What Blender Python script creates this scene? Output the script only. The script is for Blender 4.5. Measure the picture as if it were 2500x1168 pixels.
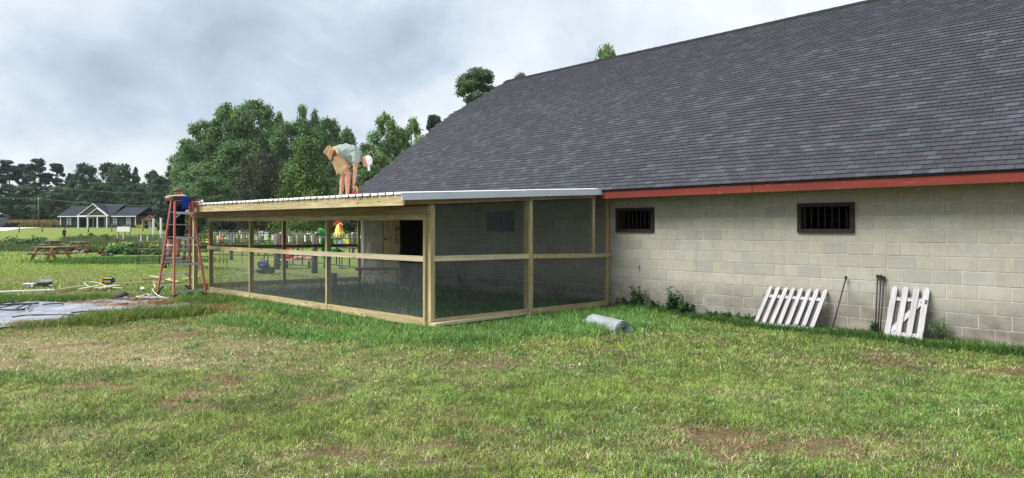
import bpy, math, random
import numpy as np
from mathutils import Vector, Matrix, Euler

# ------------------------------------------------------------------ frame of the place
# world: +Y runs along the barn wall (away), +X into the barn; the photographer stands at the origin
F, CX, HY, H = 1735.0, 1250.0, 560.0, 1.63
A = math.radians(43.6)
SA, CA = math.sin(A), math.cos(A)
def W(xc, d, z=0.0):                       # metres to the right, metres ahead -> place coordinates
    return Vector((xc*CA + d*SA, -xc*SA + d*CA, z))
def P(px, d, z=0.0):
    return W((px-CX)/F*d, d, z)
def PY(px, py, d):                         # point at distance d seen at that height
    return W((px-CX)/F*d, d, H + (HY-py)/F*d)
def G(px, py, z=0.0):                      # point on the flat ground
    d = (H-z)*F/(py-HY)
    return W((px-CX)/F*d, d, z)
def depth(x, y): return x*SA + y*CA
def side(x, y): return x*CA - y*SA
def sstep(a, b, x):
    t = np.clip((x-a)/(b-a), 0, 1); return t*t*(3-2*t)
def ground_z(x, y):
    d = depth(x, y)
    return 2.0*sstep(88, 158, d)
def gz(x, y): return float(ground_z(np.float64(x), np.float64(y)))

scn = bpy.context.scene
for o in list(bpy.data.objects): bpy.data.objects.remove(o)
C = scn.collection

# ------------------------------------------------------------------ camera
cam_d = bpy.data.cameras.new('camera'); cam = bpy.data.objects.new('camera', cam_d); C.objects.link(cam)
cam.location = (0, 0, H)
cam.rotation_euler = (math.radians(90), 0, math.atan2(-SA, CA))
cam_d.sensor_width = 36; cam_d.sensor_fit = 'HORIZONTAL'
cam_d.lens = 36*F/2500
cam_d.shift_y = -(584-HY)/2500
cam_d.clip_start = 0.05; cam_d.clip_end = 4000
scn.camera = cam

# ------------------------------------------------------------------ sky and sun
SUN_EL, SUN_AZ = math.radians(52), math.radians(-110)   # azimuth measured in the ground plane from the view direction
sd = W(math.sin(SUN_AZ), math.cos(SUN_AZ), 0).normalized()
sdir = Vector((sd.x*math.cos(SUN_EL), sd.y*math.cos(SUN_EL), math.sin(SUN_EL)))
world = bpy.data.worlds.new('World'); scn.world = world; world.use_nodes = True
nt = world.node_tree; N = nt.nodes; L = nt.links; N.clear()
out = N.new('ShaderNodeOutputWorld'); bg = N.new('ShaderNodeBackground'); bg.inputs[1].default_value = 0.1
sky = N.new('ShaderNodeTexSky'); sky.sky_type = 'NISHITA'; sky.sun_disc = False
sky.sun_elevation = SUN_EL; sky.sun_rotation = math.atan2(sdir.x, sdir.y)
sky.air_density = 1.2; sky.dust_density = 2.0
tc = N.new('ShaderNodeTexCoord'); sep = N.new('ShaderNodeSeparateXYZ'); L.new(tc.outputs['Generated'], sep.inputs[0])
def wmath(op, a, b=None):
    m = N.new('ShaderNodeMath'); m.operation = op
    for i, v in enumerate((a, b)):
        if v is None: continue
        if isinstance(v, (int, float)): m.inputs[i].default_value = v
        else: L.new(v, m.inputs[i])
    return m.outputs[0]
zc = wmath('ADD', wmath('MAXIMUM', sep.outputs[2], 0.0), 0.62)
cx = wmath('DIVIDE', sep.outputs[0], zc); cy = wmath('DIVIDE', sep.outputs[1], zc)
comb = N.new('ShaderNodeCombineXYZ'); L.new(cx, comb.inputs[0]); L.new(cy, comb.inputs[1]); comb.inputs[2].default_value = 2.9
n1 = N.new('ShaderNodeTexNoise'); n1.inputs['Scale'].default_value = 1.9; n1.inputs['Detail'].default_value = 6; n1.inputs['Roughness'].default_value = 0.48; n1.inputs['Distortion'].default_value = 0.15
L.new(comb.outputs[0], n1.inputs['Vector'])
mp = N.new('ShaderNodeMapping'); mp.inputs['Location'].default_value = (5.3, 2.1, 8.4); L.new(comb.outputs[0], mp.inputs[0])
n2 = N.new('ShaderNodeTexNoise'); n2.inputs['Scale'].default_value = 5.0; n2.inputs['Detail'].default_value = 7; n2.inputs['Roughness'].default_value = 0.52; n2.inputs['Distortion'].default_value = 0.2
L.new(mp.outputs[0], n2.inputs['Vector'])
cf = wmath('ADD', wmath('MULTIPLY', n1.outputs[0], 0.72), wmath('MULTIPLY', n2.outputs[0], 0.28))
cr = N.new('ShaderNodeValToRGB'); L.new(cf, cr.inputs[0])
e = cr.color_ramp.elements
e[0].position = 0.335; e[0].color = (0.30, 0.37, 0.46, 1)
e[1].position = 0.54; e[1].color = (0.70, 0.73, 0.77, 1)
e2 = cr.color_ramp.elements.new(0.405); e2.color = (0.42, 0.49, 0.575, 1)
e3 = cr.color_ramp.elements.new(0.46); e3.color = (0.565, 0.61, 0.665, 1)
sc8 = N.new('ShaderNodeVectorMath'); sc8.operation = 'SCALE'; L.new(cr.outputs[0], sc8.inputs[0]); sc8.inputs[3].default_value = 5.65
mixs = N.new('ShaderNodeMix'); mixs.data_type = 'RGBA'; mixs.inputs[0].default_value = 0.93
L.new(sky.outputs[0], mixs.inputs[6]); L.new(sc8.outputs[0], mixs.inputs[7])
L.new(mixs.outputs[2], bg.inputs[0]); L.new(bg.outputs[0], out.inputs[0])

sl = bpy.data.lights.new('sun', 'SUN'); sl.energy = 2.6; sl.angle = math.radians(38); sl.color = (1.0, 0.97, 0.925)
so = bpy.data.objects.new('sun', sl); C.objects.link(so); so.location = (0, 0, 60)
so.rotation_euler = sdir.to_track_quat('Z', 'Y').to_euler()

vs = scn.view_settings; vs.view_transform = 'Standard'; vs.look = 'None'; vs.gamma = 1; vs.exposure = 1.3
vs.use_curve_mapping = False
scn.cycles.max_bounces = 6; scn.cycles.transparent_max_bounces = 16; scn.cycles.diffuse_bounces = 3
scn.cycles.glossy_bounces = 2; scn.cycles.transmission_bounces = 3

# ------------------------------------------------------------------ noise on arrays
_rs = np.random.RandomState(11); _T = _rs.rand(256, 256)
def vnoise(x, y):
    x = np.asarray(x, float); y = np.asarray(y, float)
    xi = np.floor(x).astype(int); yi = np.floor(y).astype(int)
    fx = x-xi; fy = y-yi; fx = fx*fx*(3-2*fx); fy = fy*fy*(3-2*fy)
    g = lambda a, b: _T[a % 256, b % 256]
    return (g(xi, yi)*(1-fx)+g(xi+1, yi)*fx)*(1-fy) + (g(xi, yi+1)*(1-fx)+g(xi+1, yi+1)*fx)*fy
def fbm(x, y, o=4):
    s = 0; a = .5; t = 0
    for i in range(o):
        s = s + a*vnoise(x*2**i+17*i, y*2**i-9*i); t += a; a *= .5
    return s/t

# ------------------------------------------------------------------ materials
def mat_base(name, rough=0.8, spec=0.3):
    m = bpy.data.materials.new(name); m.use_nodes = True
    b = m.node_tree.nodes['Principled BSDF']; b.inputs['Roughness'].default_value = rough
    b.inputs['Specular IOR Level'].default_value = spec
    return m, m.node_tree, b
def rgb(c): return (c[0], c[1], c[2], 1)
class NT:
    def __init__(s, nt): s.nt = nt
    def n(s, t, **k):
        x = s.nt.nodes.new(t)
        for a, v in k.items(): setattr(x, a, v)
        return x
    def put(s, sock, v):
        if isinstance(v, (int, float)): sock.default_value = v
        elif isinstance(v, tuple): sock.default_value = v
        else: s.nt.links.new(v, sock)
    def noise(s, vec, scale, detail=4, rough=.5, dist=0):
        x = s.n('ShaderNodeTexNoise'); x.inputs['Scale'].default_value = scale; x.inputs['Detail'].default_value = detail
        x.inputs['Roughness'].default_value = rough; x.inputs['Distortion'].default_value = dist
        if vec is not None: s.put(x.inputs['Vector'], vec)
        return x.outputs[0]
    def ramp(s, fac, stops):
        x = s.n('ShaderNodeValToRGB'); s.put(x.inputs[0], fac); el = x.color_ramp.elements
        el[0].position, el[0].color = stops[0][0], rgb(stops[0][1]); el[1].position, el[1].color = stops[-1][0], rgb(stops[-1][1])
        for p_, c_ in stops[1:-1]:
            q = el.new(p_); q.color = rgb(c_)
        return x.outputs[0]
    def mix(s, f, a, b, blend='MIX'):
        x = s.n('ShaderNodeMix', data_type='RGBA', blend_type=blend); s.put(x.inputs[0], f); s.put(x.inputs[6], a); s.put(x.inputs[7], b); return x.outputs[2]
    def math(s, op, a, b=0.0):
        x = s.n('ShaderNodeMath', operation=op); s.put(x.inputs[0], a); s.put(x.inputs[1], b); return x.outputs[0]
    def map(s, vec, scale=(1, 1, 1), loc=(0, 0, 0), rot=(0, 0, 0)):
        x = s.n('ShaderNodeMapping'); x.inputs['Scale'].default_value = scale; x.inputs['Location'].default_value = loc; x.inputs['Rotation'].default_value = rot
        s.put(x.inputs[0], vec); return x.outputs[0]
    def pos(s): return s.n('ShaderNodeNewGeometry').outputs['Position']
    def obj(s): return s.n('ShaderNodeTexCoord').outputs['Object']
    def uv(s): return s.n('ShaderNodeTexCoord').outputs['UV']
    def rnd(s): return s.n('ShaderNodeObjectInfo').outputs['Random']
    def attr(s, nm):
        x = s.n('ShaderNodeAttribute'); x.attribute_name = nm; return x
    def bump(s, h, strength, dist, b):
        x = s.n('ShaderNodeBump'); x.inputs['Strength'].default_value = strength; x.inputs['Distance'].default_value = dist
        s.put(x.inputs['Height'], h); s.put(b.inputs['Normal'], x.outputs[0])

def plain(name, col, rough=.75, spec=.3, metal=0, var=.18, scale=6, bump=.0):
    m, t, b = mat_base(name, rough, spec); b.inputs['Metallic'].default_value = metal
    q = NT(t); n = q.noise(q.pos(), scale, 5, .6)
    lo = tuple(max(0, c*(1-var)) for c in col); hi = tuple(min(1, c*(1+var)) for c in col)
    q.put(b.inputs['Base Color'], q.ramp(n, [(.3, lo), (.7, hi)]))
    if bump: q.bump(q.noise(q.pos(), scale*5, 4), bump, .01, b)
    return m

def wood(name, lo, hi, dark, knots=True, green=0.0):
    m, t, b = mat_base(name, .78, .25); q = NT(t); uv = q.uv()
    rnd = q.rnd()
    off = q.n('ShaderNodeCombineXYZ'); q.put(off.inputs[0], q.math('MULTIPLY', rnd, 37.0)); q.put(off.inputs[1], q.math('MULTIPLY', rnd, 11.0))
    add = q.n('ShaderNodeVectorMath', operation='ADD'); q.put(add.inputs[0], uv); q.put(add.inputs[1], off.outputs[0])
    v = add.outputs[0]
    g1 = q.noise(q.map(v, (1.3, 24, 1)), 1.0, 5, .6, 1.2)
    g2 = q.noise(q.map(v, (.7, 3.5, 1)), 1.0, 4, .5, .5)
    col = q.ramp(g2, [(.3, lo), (.7, hi)])
    col = q.mix(q.ramp(g1, [(.40, (0, 0, 0)), (.60, (.75, .75, .75))]), col, rgb(tuple(.5*(a+d_) for a, d_ in zip(lo, dark))))
    if green: col = q.mix(q.ramp(q.noise(v, .9, 3), [(.45, (0, 0, 0)), (.7, (green,)*3)]), col, rgb((.23, .25, .10)))
    if knots:
        vo = q.n('ShaderNodeTexVoronoi'); vo.inputs['Scale'].default_value = 1.0; q.put(vo.inputs['Vector'], q.map(v, (2.1, 7, 1)))
        col = q.mix(q.ramp(vo.outputs['Distance'], [(.06, (.85,)*3), (.13, (0, 0, 0))]), col, rgb(dark))
    dirt = q.noise(q.pos(), 2.2, 5, .6)
    col = q.mix(q.ramp(dirt, [(.55, (0, 0, 0)), (.8, (.35,)*3)]), col, rgb(tuple(x*.6 for x in lo)))
    q.put(b.inputs['Base Color'], col); q.bump(g1, .25, .004, b)
    return m

M = {}
M['lumber'] = wood('treated_lumber', (.43, .35, .18), (.57, .485, .285), (.10, .06, .03), green=.35)
M['lumber_shaded'] = wood('shaded_lumber', (.27, .20, .11), (.38, .29, .16), (.07, .045, .025), green=.3)  # darker lumber copy for roofed parts, their shade put into the colour
M['fresh'] = wood('fresh_lumber', (.54, .485, .32), (.66, .60, .42), (.3, .2, .1))
M['weathered'] = wood('weathered_wood', (.17, .155, .13), (.28, .26, .23), (.05, .04, .03))
M['picnic'] = wood('stained_picnic_wood', (.36, .21, .10), (.48, .30, .15), (.08, .04, .02))
M['picket'] = wood('whitewashed_wood', (.34, .345, .36), (.46, .465, .48), (.18, .14, .12))
M['fence_post'] = wood('grey_fence_post', (.10, .09, .08), (.18, .165, .15), (.03, .025, .02), knots=False)
M['galv'] = plain('galvanised_metal', (.62, .66, .70), .35, .5, .55, .1)
M['flash'] = plain('painted_flashing', (.60, .66, .74), .35, .5, .0, .05, 2)
M['roofmetal'] = plain('white_roof_metal', (.80, .82, .85), .3, .5, .0, .05, 3)
M['alu'] = plain('aluminium', (.55, .57, .58), .4, .5, .5, .12, 9)
M['fibre'] = plain('red_fibreglass', (.36, .085, .065), .5, .4, 0, .12, 14)
M['black'] = plain('black_plastic', (.022, .022, .024), .5, .4, 0, .2)
M['blackiron'] = plain('black_iron', (.018, .017, .017), .6, .4, 0, .3, 20)
M['rust'] = plain('rusty_iron', (.022, .017, .016), .8, .3, 0, .35, 18)
M['pipe'] = plain('brown_gate_pipe', (.075, .06, .055), .6, .4, 0, .35, 8)
M['blue'] = plain('blue_plastic', (.02, .07, .34), .45, .4)
M['bluecloth'] = plain('blue_cloth', (.015, .05, .28), .9, .1, 0, .35, 22)
M['red'] = plain('red_enamel', (.50, .03, .035), .4, .5)
M['yellow'] = plain('yellow_enamel', (.80, .60, .10), .45, .5, 0, .1)
M['greenp'] = plain('green_enamel', (.02, .15, .04), .45, .5, 0, .3, 14)
M['white'] = plain('white_paint', (.78, .79, .78), .55, .3, 0, .05)
M['toolyellow'] = plain('tool_yellow', (.75, .46, .04), .5, .4, 0, .1)
M['teal'] = plain('teal_enamel', (.02, .33, .36), .45, .5)
M['orange'] = plain('orange_enamel', (.75, .20, .04), .5, .4)
M['skin'] = plain('skin', (.46, .225, .15), .55, .35, 0, .12, 12)
M['skin2'] = plain('tanned_skin', (.42, .215, .15), .55, .35, 0, .12, 12)
M['shirt'] = plain('sage_shirt_cloth', (.27, .33, .30), .92, .1, 0, .12, 9, .3)
M['navy'] = plain('navy_cloth', (.012, .016, .035), .92, .1, 0, .2, 9, .3)
M['khaki'] = plain('khaki_cloth', (.40, .28, .14), .92, .1, 0, .14, 9, .3)
M['camo'] = plain('camouflage_cloth', (.15, .105, .08), .92, .1, 0, .65, 28, .2)
M['leather'] = plain('tan_leather', (.40, .24, .12), .8, .2, 0, .3, 25, .3)
M['cap'] = plain('off_white_cloth', (.68, .66, .66), .9, .1, 0, .06)
M['boot'] = plain('grey_boot_leather', (.12, .10, .09), .8, .2, 0, .2)
M['darkshorts'] = plain('dark_pattern_cloth', (.022, .018, .02), .92, .1, 0, .5, 26)
M['jeans'] = plain('grey_jeans', (.07, .085, .10), .9, .1)
M['hair'] = plain('dark_hair', (.03, .02, .015), .7, .3, 0, .3, 40)
M['bark'] = plain('tree_bark', (.14, .12, .10), .9, .1, 0, .3, 3, .5)
M['siding'] = plain('dark_siding', (.032, .037, .037), .8, .2, 0, .08, 2)
M['gable'] = plain('gable_siding', (.045, .054, .046), .8, .2, 0, .08, 2)
M['houseroof'] = plain('dark_house_shingles', (.024, .027, .038), .9, .2, 0, .2, 1.2)
M['trim'] = plain('white_trim', (.72, .73, .74), .6, .3, 0, .04)
M['glass'] = plain('window_glass', (.12, .15, .17), .1, .6, 0, .25, 1.5)
M['shutter'] = plain('black_shutter', (.012, .014, .02), .7, .3)
M['tan'] = plain('tan_siding', (.42, .32, .22), .8, .2, 0, .06)
M['redroof'] = plain('red_metal_roof', (.45, .05, .04), .5, .4)
M['shedside'] = plain('grey_shed_siding', (.16, .18, .20), .8, .2)
M['concrete'] = plain('pale_concrete', (.55, .53, .48), .9, .1, 0, .08, .7)
M['dirt'] = plain('bare_dirt', (.16, .115, .075), .95, .1, 0, .35, 5, .5)
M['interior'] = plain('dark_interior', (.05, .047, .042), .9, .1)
M['cord'] = plain('pale_green_cord', (.55, .64, .42), .6, .3)
M['cup'] = plain('dull_white_plastic', (.6, .62, .6), .6, .3)
M['hose'] = plain('grey_hose', (.34, .37, .40), .55, .3)
M['grey'] = plain('grey_plastic', (.25, .26, .27), .6, .3)
M['pinkcloth'] = plain('dusty_pink_cloth', (.45, .26, .21), .9, .1, 0, .3, 10)
M['flower_w'] = plain('white_petals', (.75, .75, .70), .8, .2)

def m_redfascia():
    m, t, b = mat_base('peeling_red_paint', .65, .3); q = NT(t); p = q.pos()
    base = q.ramp(q.noise(q.map(p, (2, 1.2, 14)), 1, 5, .6), [(.3, (.12, .017, .010)), (.7, (.185, .029, .015))])
    chip = q.ramp(q.noise(q.map(p, (9, 5, 40)), 1, 5, .7), [(.66, (0, 0, 0)), (.70, (.8,)*3)])
    col = q.mix(chip, base, rgb((.40, .24, .18)))
    grime = q.ramp(q.noise(q.map(p, (1, .35, 5)), 1, 5), [(.5, (0, 0, 0)), (.8, (.55,)*3)])
    q.put(b.inputs['Base Color'], q.mix(grime, col, rgb((.14, .03, .02))))
    q.bump(q.noise(p, 60, 4), .2, .004, b); return m
M['fascia'] = m_redfascia()

def m_shingle(use_attr):
    m, t, b = mat_base('asphalt_shingle' + ('_run' if use_attr else ''), .92, .25); q = NT(t); p = q.pos()
    r = q.attr('tint').outputs['Fac'] if use_attr else q.rnd()
    col = q.ramp(r, [(0, (.037, .038, .045)), (.5, (.046, .048, .058)), (.84, (.056, .060, .073)), (1, (.072, .080, .098))])
    streak = q.noise(q.map(p, (.55, .8, .3)), 1, 6, .6, .4)
    col = q.mix(q.ramp(streak, [(.46, (0, 0, 0)), (.72, (.5,)*3)]), col, rgb((.046, .042, .050)))
    gran = q.noise(p, 230, 2, .6)
    col = q.mix(q.ramp(gran, [(.35, (.25,)*3), (.65, (0, 0, 0))]), col, rgb((.02, .02, .023)))
    q.put(b.inputs['Base Color'], col); q.bump(gran, .3, .003, b); return m
M['shingle'] = m_shingle(False); M['shingle_run'] = m_shingle(True)
M['underlay'] = plain('roof_underlay', (.02, .02, .022), .95, .1)

def m_block(use_attr):
    m, t, b = mat_base('painted_block' + ('_run' if use_attr else ''), .9, .2); q = NT(t); p = q.pos()
    r = q.attr('tint').outputs['Fac'] if use_attr else q.rnd()
    col = q.ramp(r, [(0, (.31, .305, .275)), (.25, (.355, .34, .285)), (.6, (.385, .368, .30)), (.88, (.40, .385, .325)), (1, (.36, .36, .33))])
    sp = q.n('ShaderNodeSeparateXYZ'); q.put(sp.inputs[0], p)
    # splash-back grime at the foot of the wall, green-black growth under the eave
    low = q.math('SUBTRACT', q.math('ADD', .70, q.math('MULTIPLY', q.noise(q.map(p, (1, .8, 1.5)), 1, 5, .6), .25)), sp.outputs[2])
    lowm = q.ramp(low, [(.12, (0, 0, 0)), (.50, (.85,)*3)])
    dn = q.ramp(q.noise(q.map(p, (3, 1.7, 3.5)), 1, 6, .65), [(.34, (.45,)*3), (.58, (1, 1, 1))])
    lowm2 = q.mix(1.0, lowm, dn, 'MULTIPLY')
    col = q.mix(lowm2, col, rgb((.115, .10, .082)))
    st = q.ramp(q.noise(q.map(p, (3, 6, .55)), 1, 6, .6, .3), [(.56, (0, 0, 0)), (.78, (.45,)*3)])
    col = q.mix(st, col, rgb((.20, .19, .15)))
    fine = q.noise(p, 38, 5, .7)
    col = q.mix(q.ramp(fine, [(.28, (.35,)*3), (.5, (0, 0, 0))]), col, rgb((.22, .20, .17)))
    spot = q.ramp(q.noise(p, 11, 5, .75), [(.70, (0, 0, 0)), (.76, (.6,)*3)])
    col = q.mix(spot, col, rgb((.10, .09, .075)))
    mot = q.ramp(q.noise(q.map(p, (1, 2.2, 2.2)), 2.0, 6, .65), [(.42, (.45,)*3), (.60, (0, 0, 0))]); col = q.mix(mot, col, rgb((.29, .285, .25)))
    q.put(b.inputs['Base Color'], col)
    q.bump(q.math('ADD', fine, q.math('MULTIPLY', q.noise(p, 9, 3), 1.5)), .35, .006, b); return m
M['block'] = m_block(False); M['block_run'] = m_block(True)
M['mortar'] = plain('mortar', (.50, .49, .44), .95, .1, 0, .25, 7, .4)

def m_screen(name, alpha, col):
    m = bpy.data.materials.new(name); m.use_nodes = True; t = m.node_tree; q = NT(t)
    b = t.nodes['Principled BSDF']; o = t.nodes['Material Output']
    b.inputs['Roughness'].default_value = .7
    n = q.noise(q.map(q.pos(), (1.2, 1.2, .5)), 1.5, 4, .6)
    q.put(b.inputs['Base Color'], q.ramp(n, [(.3, tuple(c*.8 for c in col)), (.7, tuple(c*1.2 for c in col))]))
    tr = q.n('ShaderNodeBsdfTransparent'); mx = q.n('ShaderNodeMixShader'); mx.inputs[0].default_value = alpha
    t.links.new(tr.outputs[0], mx.inputs[1]); t.links.new(b.outputs[0], mx.inputs[2]); t.links.new(mx.outputs[0], o.inputs[0])
    return m
M['screen'] = m_screen('woven_wire_screen', .30, (.085, .10, .105))
M['roll'] = m_screen('rolled_wire_screen', .62, (.34, .37, .42))
M['chickenwire_shaded'] = m_screen('shaded_wire_mesh', .78, (.05, .05, .05))  # wire mesh made denser and darker, shadow between the pickets painted in

def m_tint(name, rough=.7, spec=.2, trans=0.0, gain=1.0):
    m, t, b = mat_base(name, rough, spec); q = NT(t); c = q.attr('tint').outputs['Color']
    if gain != 1.0: c = q.mix(1.0, c, (gain, gain, gain, 1), 'MULTIPLY')
    q.put(b.inputs['Base Color'], c)
    if trans:
        o = t.nodes['Material Output']; tl = q.n('ShaderNodeBsdfTranslucent'); q.put(tl.inputs[0], c)
        mx = q.n('ShaderNodeMixShader'); mx.inputs[0].default_value = trans
        t.links.new(b.outputs[0], mx.inputs[1]); t.links.new(tl.outputs[0], mx.inputs[2]); t.links.new(mx.outputs[0], o.inputs[0])
    return m
M['blade'] = m_tint('grass_blades', .6, .25, .3)
M['leaf'] = m_tint('leaves', .65, .2, .25)
M['straw'] = m_tint('dry_straw', .85, .15)
def m_tarp():
    m, t, b = mat_base('silver_plastic_sheet', .35, .5); q = NT(t); p = q.pos()
    n = q.noise(q.map(p, (1, 1, 1), rot=(0, 0, .6)), 1.3, 6, .6, .6)
    col = q.ramp(n, [(.3, (.15, .165, .20)), (.55, (.26, .28, .33)), (.75, (.37, .39, .45))])
    dirt = q.ramp(q.noise(p, 3.3, 6, .7), [(.55, (0, 0, 0)), (.72, (.7,)*3)])
    q.put(b.inputs['Base Color'], q.mix(dirt, col, rgb((.24, .18, .12))))
    q.bump(q.noise(q.map(p, (3, 1.2, 1), rot=(0, 0, .8)), 2.2, 5, .6, 1.5), .7, .06, b); return m
M['tarp'] = m_tarp()

# ------------------------------------------------------------------ mesh builders
class MB:
    def __init__(s): s.v = []; s.f = []; s.uv = []; s.sm = []
    def poly(s, pts, uvs=None, smooth=False):
        k = len(s.v); s.v += [Vector(p) for p in pts]; s.f.append(tuple(range(k, k+len(pts))))
        s.uv += list(uvs) if uvs else [(0, 0)]*len(pts); s.sm.append(smooth)
    def beam(s, a, b, w, h, up=(0, 0, 1), bev=0):
        a = Vector(a); b = Vector(b); u = b-a; ln = u.length
        if ln < 1e-6: return s
        u = u/ln; up = Vector(up)
        if abs(u.dot(up)) > .99: up = Vector((0, 1, 0))
        r = u.cross(up).normalized(); t = r.cross(u).normalized()
        c = [(-w/2, -h/2), (w/2, -h/2), (w/2, h/2), (-w/2, h/2)]
        q0 = [a + r*x + t*y for x, y in c]; q1 = [b + r*x + t*y for x, y in c]
        k = len(s.v); s.v += q0+q1
        acc = 0
        o = random.random()*5
        for i in range(4):
            j = (i+1) % 4; e = (w if i % 2 == 0 else h)
            s.f.append((k+4+i, k+4+j, k+j, k+i)); s.uv += [(o+ln, acc), (o+ln, acc+e), (o, acc+e), (o, acc)]; acc += e; s.sm.append(False)
        s.f.append((k, k+1, k+2, k+3)); s.uv += [(o, 0), (o, .03), (o+.03, .03), (o+.03, 0)]; s.sm.append(False)
        s.f.append((k+7, k+6, k+5, k+4)); s.uv += [(o, 0), (o, .03), (o+.03, .03), (o+.03, 0)]; s.sm.append(False)
        return s
    def box(s, x0, x1, y0, y1, z0, z1):
        if (x1-x0) >= (y1-y0) and (x1-x0) >= (z1-z0):
            return s.beam((x0, (y0+y1)/2, (z0+z1)/2), (x1, (y0+y1)/2, (z0+z1)/2), y1-y0, z1-z0)
        if (y1-y0) >= (z1-z0):
            return s.beam(((x0+x1)/2, y0, (z0+z1)/2), ((x0+x1)/2, y1, (z0+z1)/2), x1-x0, z1-z0)
        return s.beam(((x0+x1)/2, (y0+y1)/2, z0), ((x0+x1)/2, (y0+y1)/2, z1), x1-x0, y1-y0, up=(0, 1, 0))
    def tube(s, pts, rad, n=8, caps=True, squash=None):
        pts = [Vector(p) for p in pts]
        if isinstance(rad, (int, float)): rad = [rad]*len(pts)
        rings = []; prev = None
        for i, p in enumerate(pts):
            d = (pts[min(i+1, len(pts)-1)]-pts[max(i-1, 0)])
            d = d.normalized() if d.length > 1e-9 else Vector((0, 0, 1))
            if prev is None:
                a = d.cross(Vector((0, 0, 1)))
                if a.length < 1e-3: a = d.cross(Vector((0, 1, 0)))
                a.normalize()
            else:
                a = (prev - d*prev.dot(d))
                a = a.normalized() if a.length > 1e-6 else d.orthogonal().normalized()
            prev = a; b = d.cross(a).normalized(); k = len(s.v)
            for j in range(n):
                t = 2*math.pi*j/n; s.v.append(p + a*math.cos(t)*rad[i] + b*math.sin(t)*rad[i])
            rings.append(k)
        for r0, r1 in zip(rings, rings[1:]):
            for j in range(n):
                k = (j+1) % n; s.f.append((r0+j, r0+k, r1+k, r1+j)); s.uv += [(0, 0)]*4; s.sm.append(True)
        if caps:
            s.f.append(tuple(rings[0]+j for j in reversed(range(n)))); s.uv += [(0, 0)]*n; s.sm.append(False)
            s.f.append(tuple(rings[-1]+j for j in range(n))); s.uv += [(0, 0)]*n; s.sm.append(False)
        return s
    def ell(s, c, r, nu=14, nv=9, rot=None):
        c = Vector(c); k = len(s.v); R = rot or Matrix.Identity(3)
        for i in range(nv+1):
            th = math.pi*i/nv
            for j in range(nu):
                ph = 2*math.pi*j/nu
                s.v.append(c + R @ Vector((r[0]*math.sin(th)*math.cos(ph), r[1]*math.sin(th)*math.sin(ph), r[2]*math.cos(th))))
        for i in range(nv):
            for j in range(nu):
                a = k+i*nu+j; b = k+i*nu+(j+1) % nu; s.f.append((a, a+nu, b+nu, b)); s.uv += [(0, 0)]*4; s.sm.append(True)
        return s
    def prism(s, pts, off):                     # closed outline pushed by a vector
        pts = [Vector(p) for p in pts]; off = Vector(off); n = len(pts); k = len(s.v)
        s.v += pts + [p+off for p in pts]
        s.f.append(tuple(range(k, k+n))); s.uv += [(0, 0)]*n; s.sm.append(False)
        s.f.append(tuple(k+n+i for i in reversed(range(n)))); s.uv += [(0, 0)]*n; s.sm.append(False)
        for i in range(n):
            j = (i+1) % n; s.f.append((k+j, k+i, k+n+i, k+n+j)); s.uv += [(0, 0)]*4; s.sm.append(False)
        return s
    def mesh(s, name, mat, shift=None):
        me = bpy.data.meshes.new(name); sh = shift or Vector((0, 0, 0))
        me.from_pydata([tuple(v-sh) for v in s.v], [], s.f)
        ul = me.uv_layers.new(name='UVMap'); ul.data.foreach_set('uv', np.array(s.uv, dtype=np.float32).ravel())
        me.polygons.foreach_set('use_smooth', s.sm)
        if mat: me.materials.append(mat)
        me.update(); return me
    def build(s, name, mat, parent=None, world=False, loc=None):
        sh = None
        if world and parent is not None: sh = wloc(parent)
        if loc is not None: sh = (sh or Vector((0, 0, 0))) + Vector(loc) if not world else Vector(loc)
        me = s.mesh(name, mat, sh)
        o = bpy.data.objects.new(name, me); C.objects.link(o)
        if parent is not None: o.parent = parent
        if loc is not None: o.location = Vector(loc) - (wloc(parent) if (world and parent is not None) else Vector((0, 0, 0)))
        return o
def wloc(o):
    v = Vector((0, 0, 0))
    while o is not None: v = v + o.location; o = o.parent
    return v
def tag(o, label=None, cat=None, group=None, kind=None):
    if label: o['label'] = label
    if cat: o['category'] = cat
    if group: o['group'] = group
    if kind: o['kind'] = kind
    return o
def thing(name, label, cat, loc=(0, 0, 0), rz=0, group=None):
    o = bpy.data.objects.new(name, None); C.objects.link(o); o.location = loc; o.rotation_euler = (0, 0, rz); o.empty_display_size = .1
    return tag(o, label, cat, group)
def kids(o): return [c for c in bpy.data.objects if c.parent is o]
def dup(o, loc, rz=None, label=None, scale=None):
    def cp(src, par):
        c = src.copy(); C.objects.link(c); c.parent = par
        for k in src.children: cp(k, c)
        return c
    r = cp(o, None); r.location = loc
    if rz is not None: r.rotation_euler = (0, 0, rz)
    if scale is not None: r.scale = scale if isinstance(scale, tuple) else (scale,)*3
    if label: r['label'] = label
    return r

def mesh_np(name, V, Fc, mat, tint=None, smooth=False):
    """V (n,3), Fc (m,k) faces of k corners, tint (n,3)"""
    me = bpy.data.meshes.new(name); V = np.asarray(V, np.float32); Fc = np.asarray(Fc, np.int32)
    m, k = Fc.shape
    me.vertices.add(len(V)); me.vertices.foreach_set('co', V.ravel())
    me.loops.add(m*k); me.loops.foreach_set('vertex_index', Fc.ravel())
    me.polygons.add(m); me.polygons.foreach_set('loop_start', np.arange(m, dtype=np.int32)*k); me.polygons.foreach_set('loop_total', np.full(m, k, np.int32))
    me.polygons.foreach_set('use_smooth', np.full(m, bool(smooth)))
    if tint is not None:
        a = me.attributes.new('tint', 'FLOAT_COLOR', 'POINT'); c = np.ones((len(V), 4), np.float32)
        t = np.asarray(tint, np.float32)
        if t.ndim == 1: t = np.stack([t]*3, 1)
        c[:, :3] = t; a.data.foreach_set('color', c.ravel())
    if mat: me.materials.append(mat)
    me.update(calc_edges=True); return me
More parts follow.
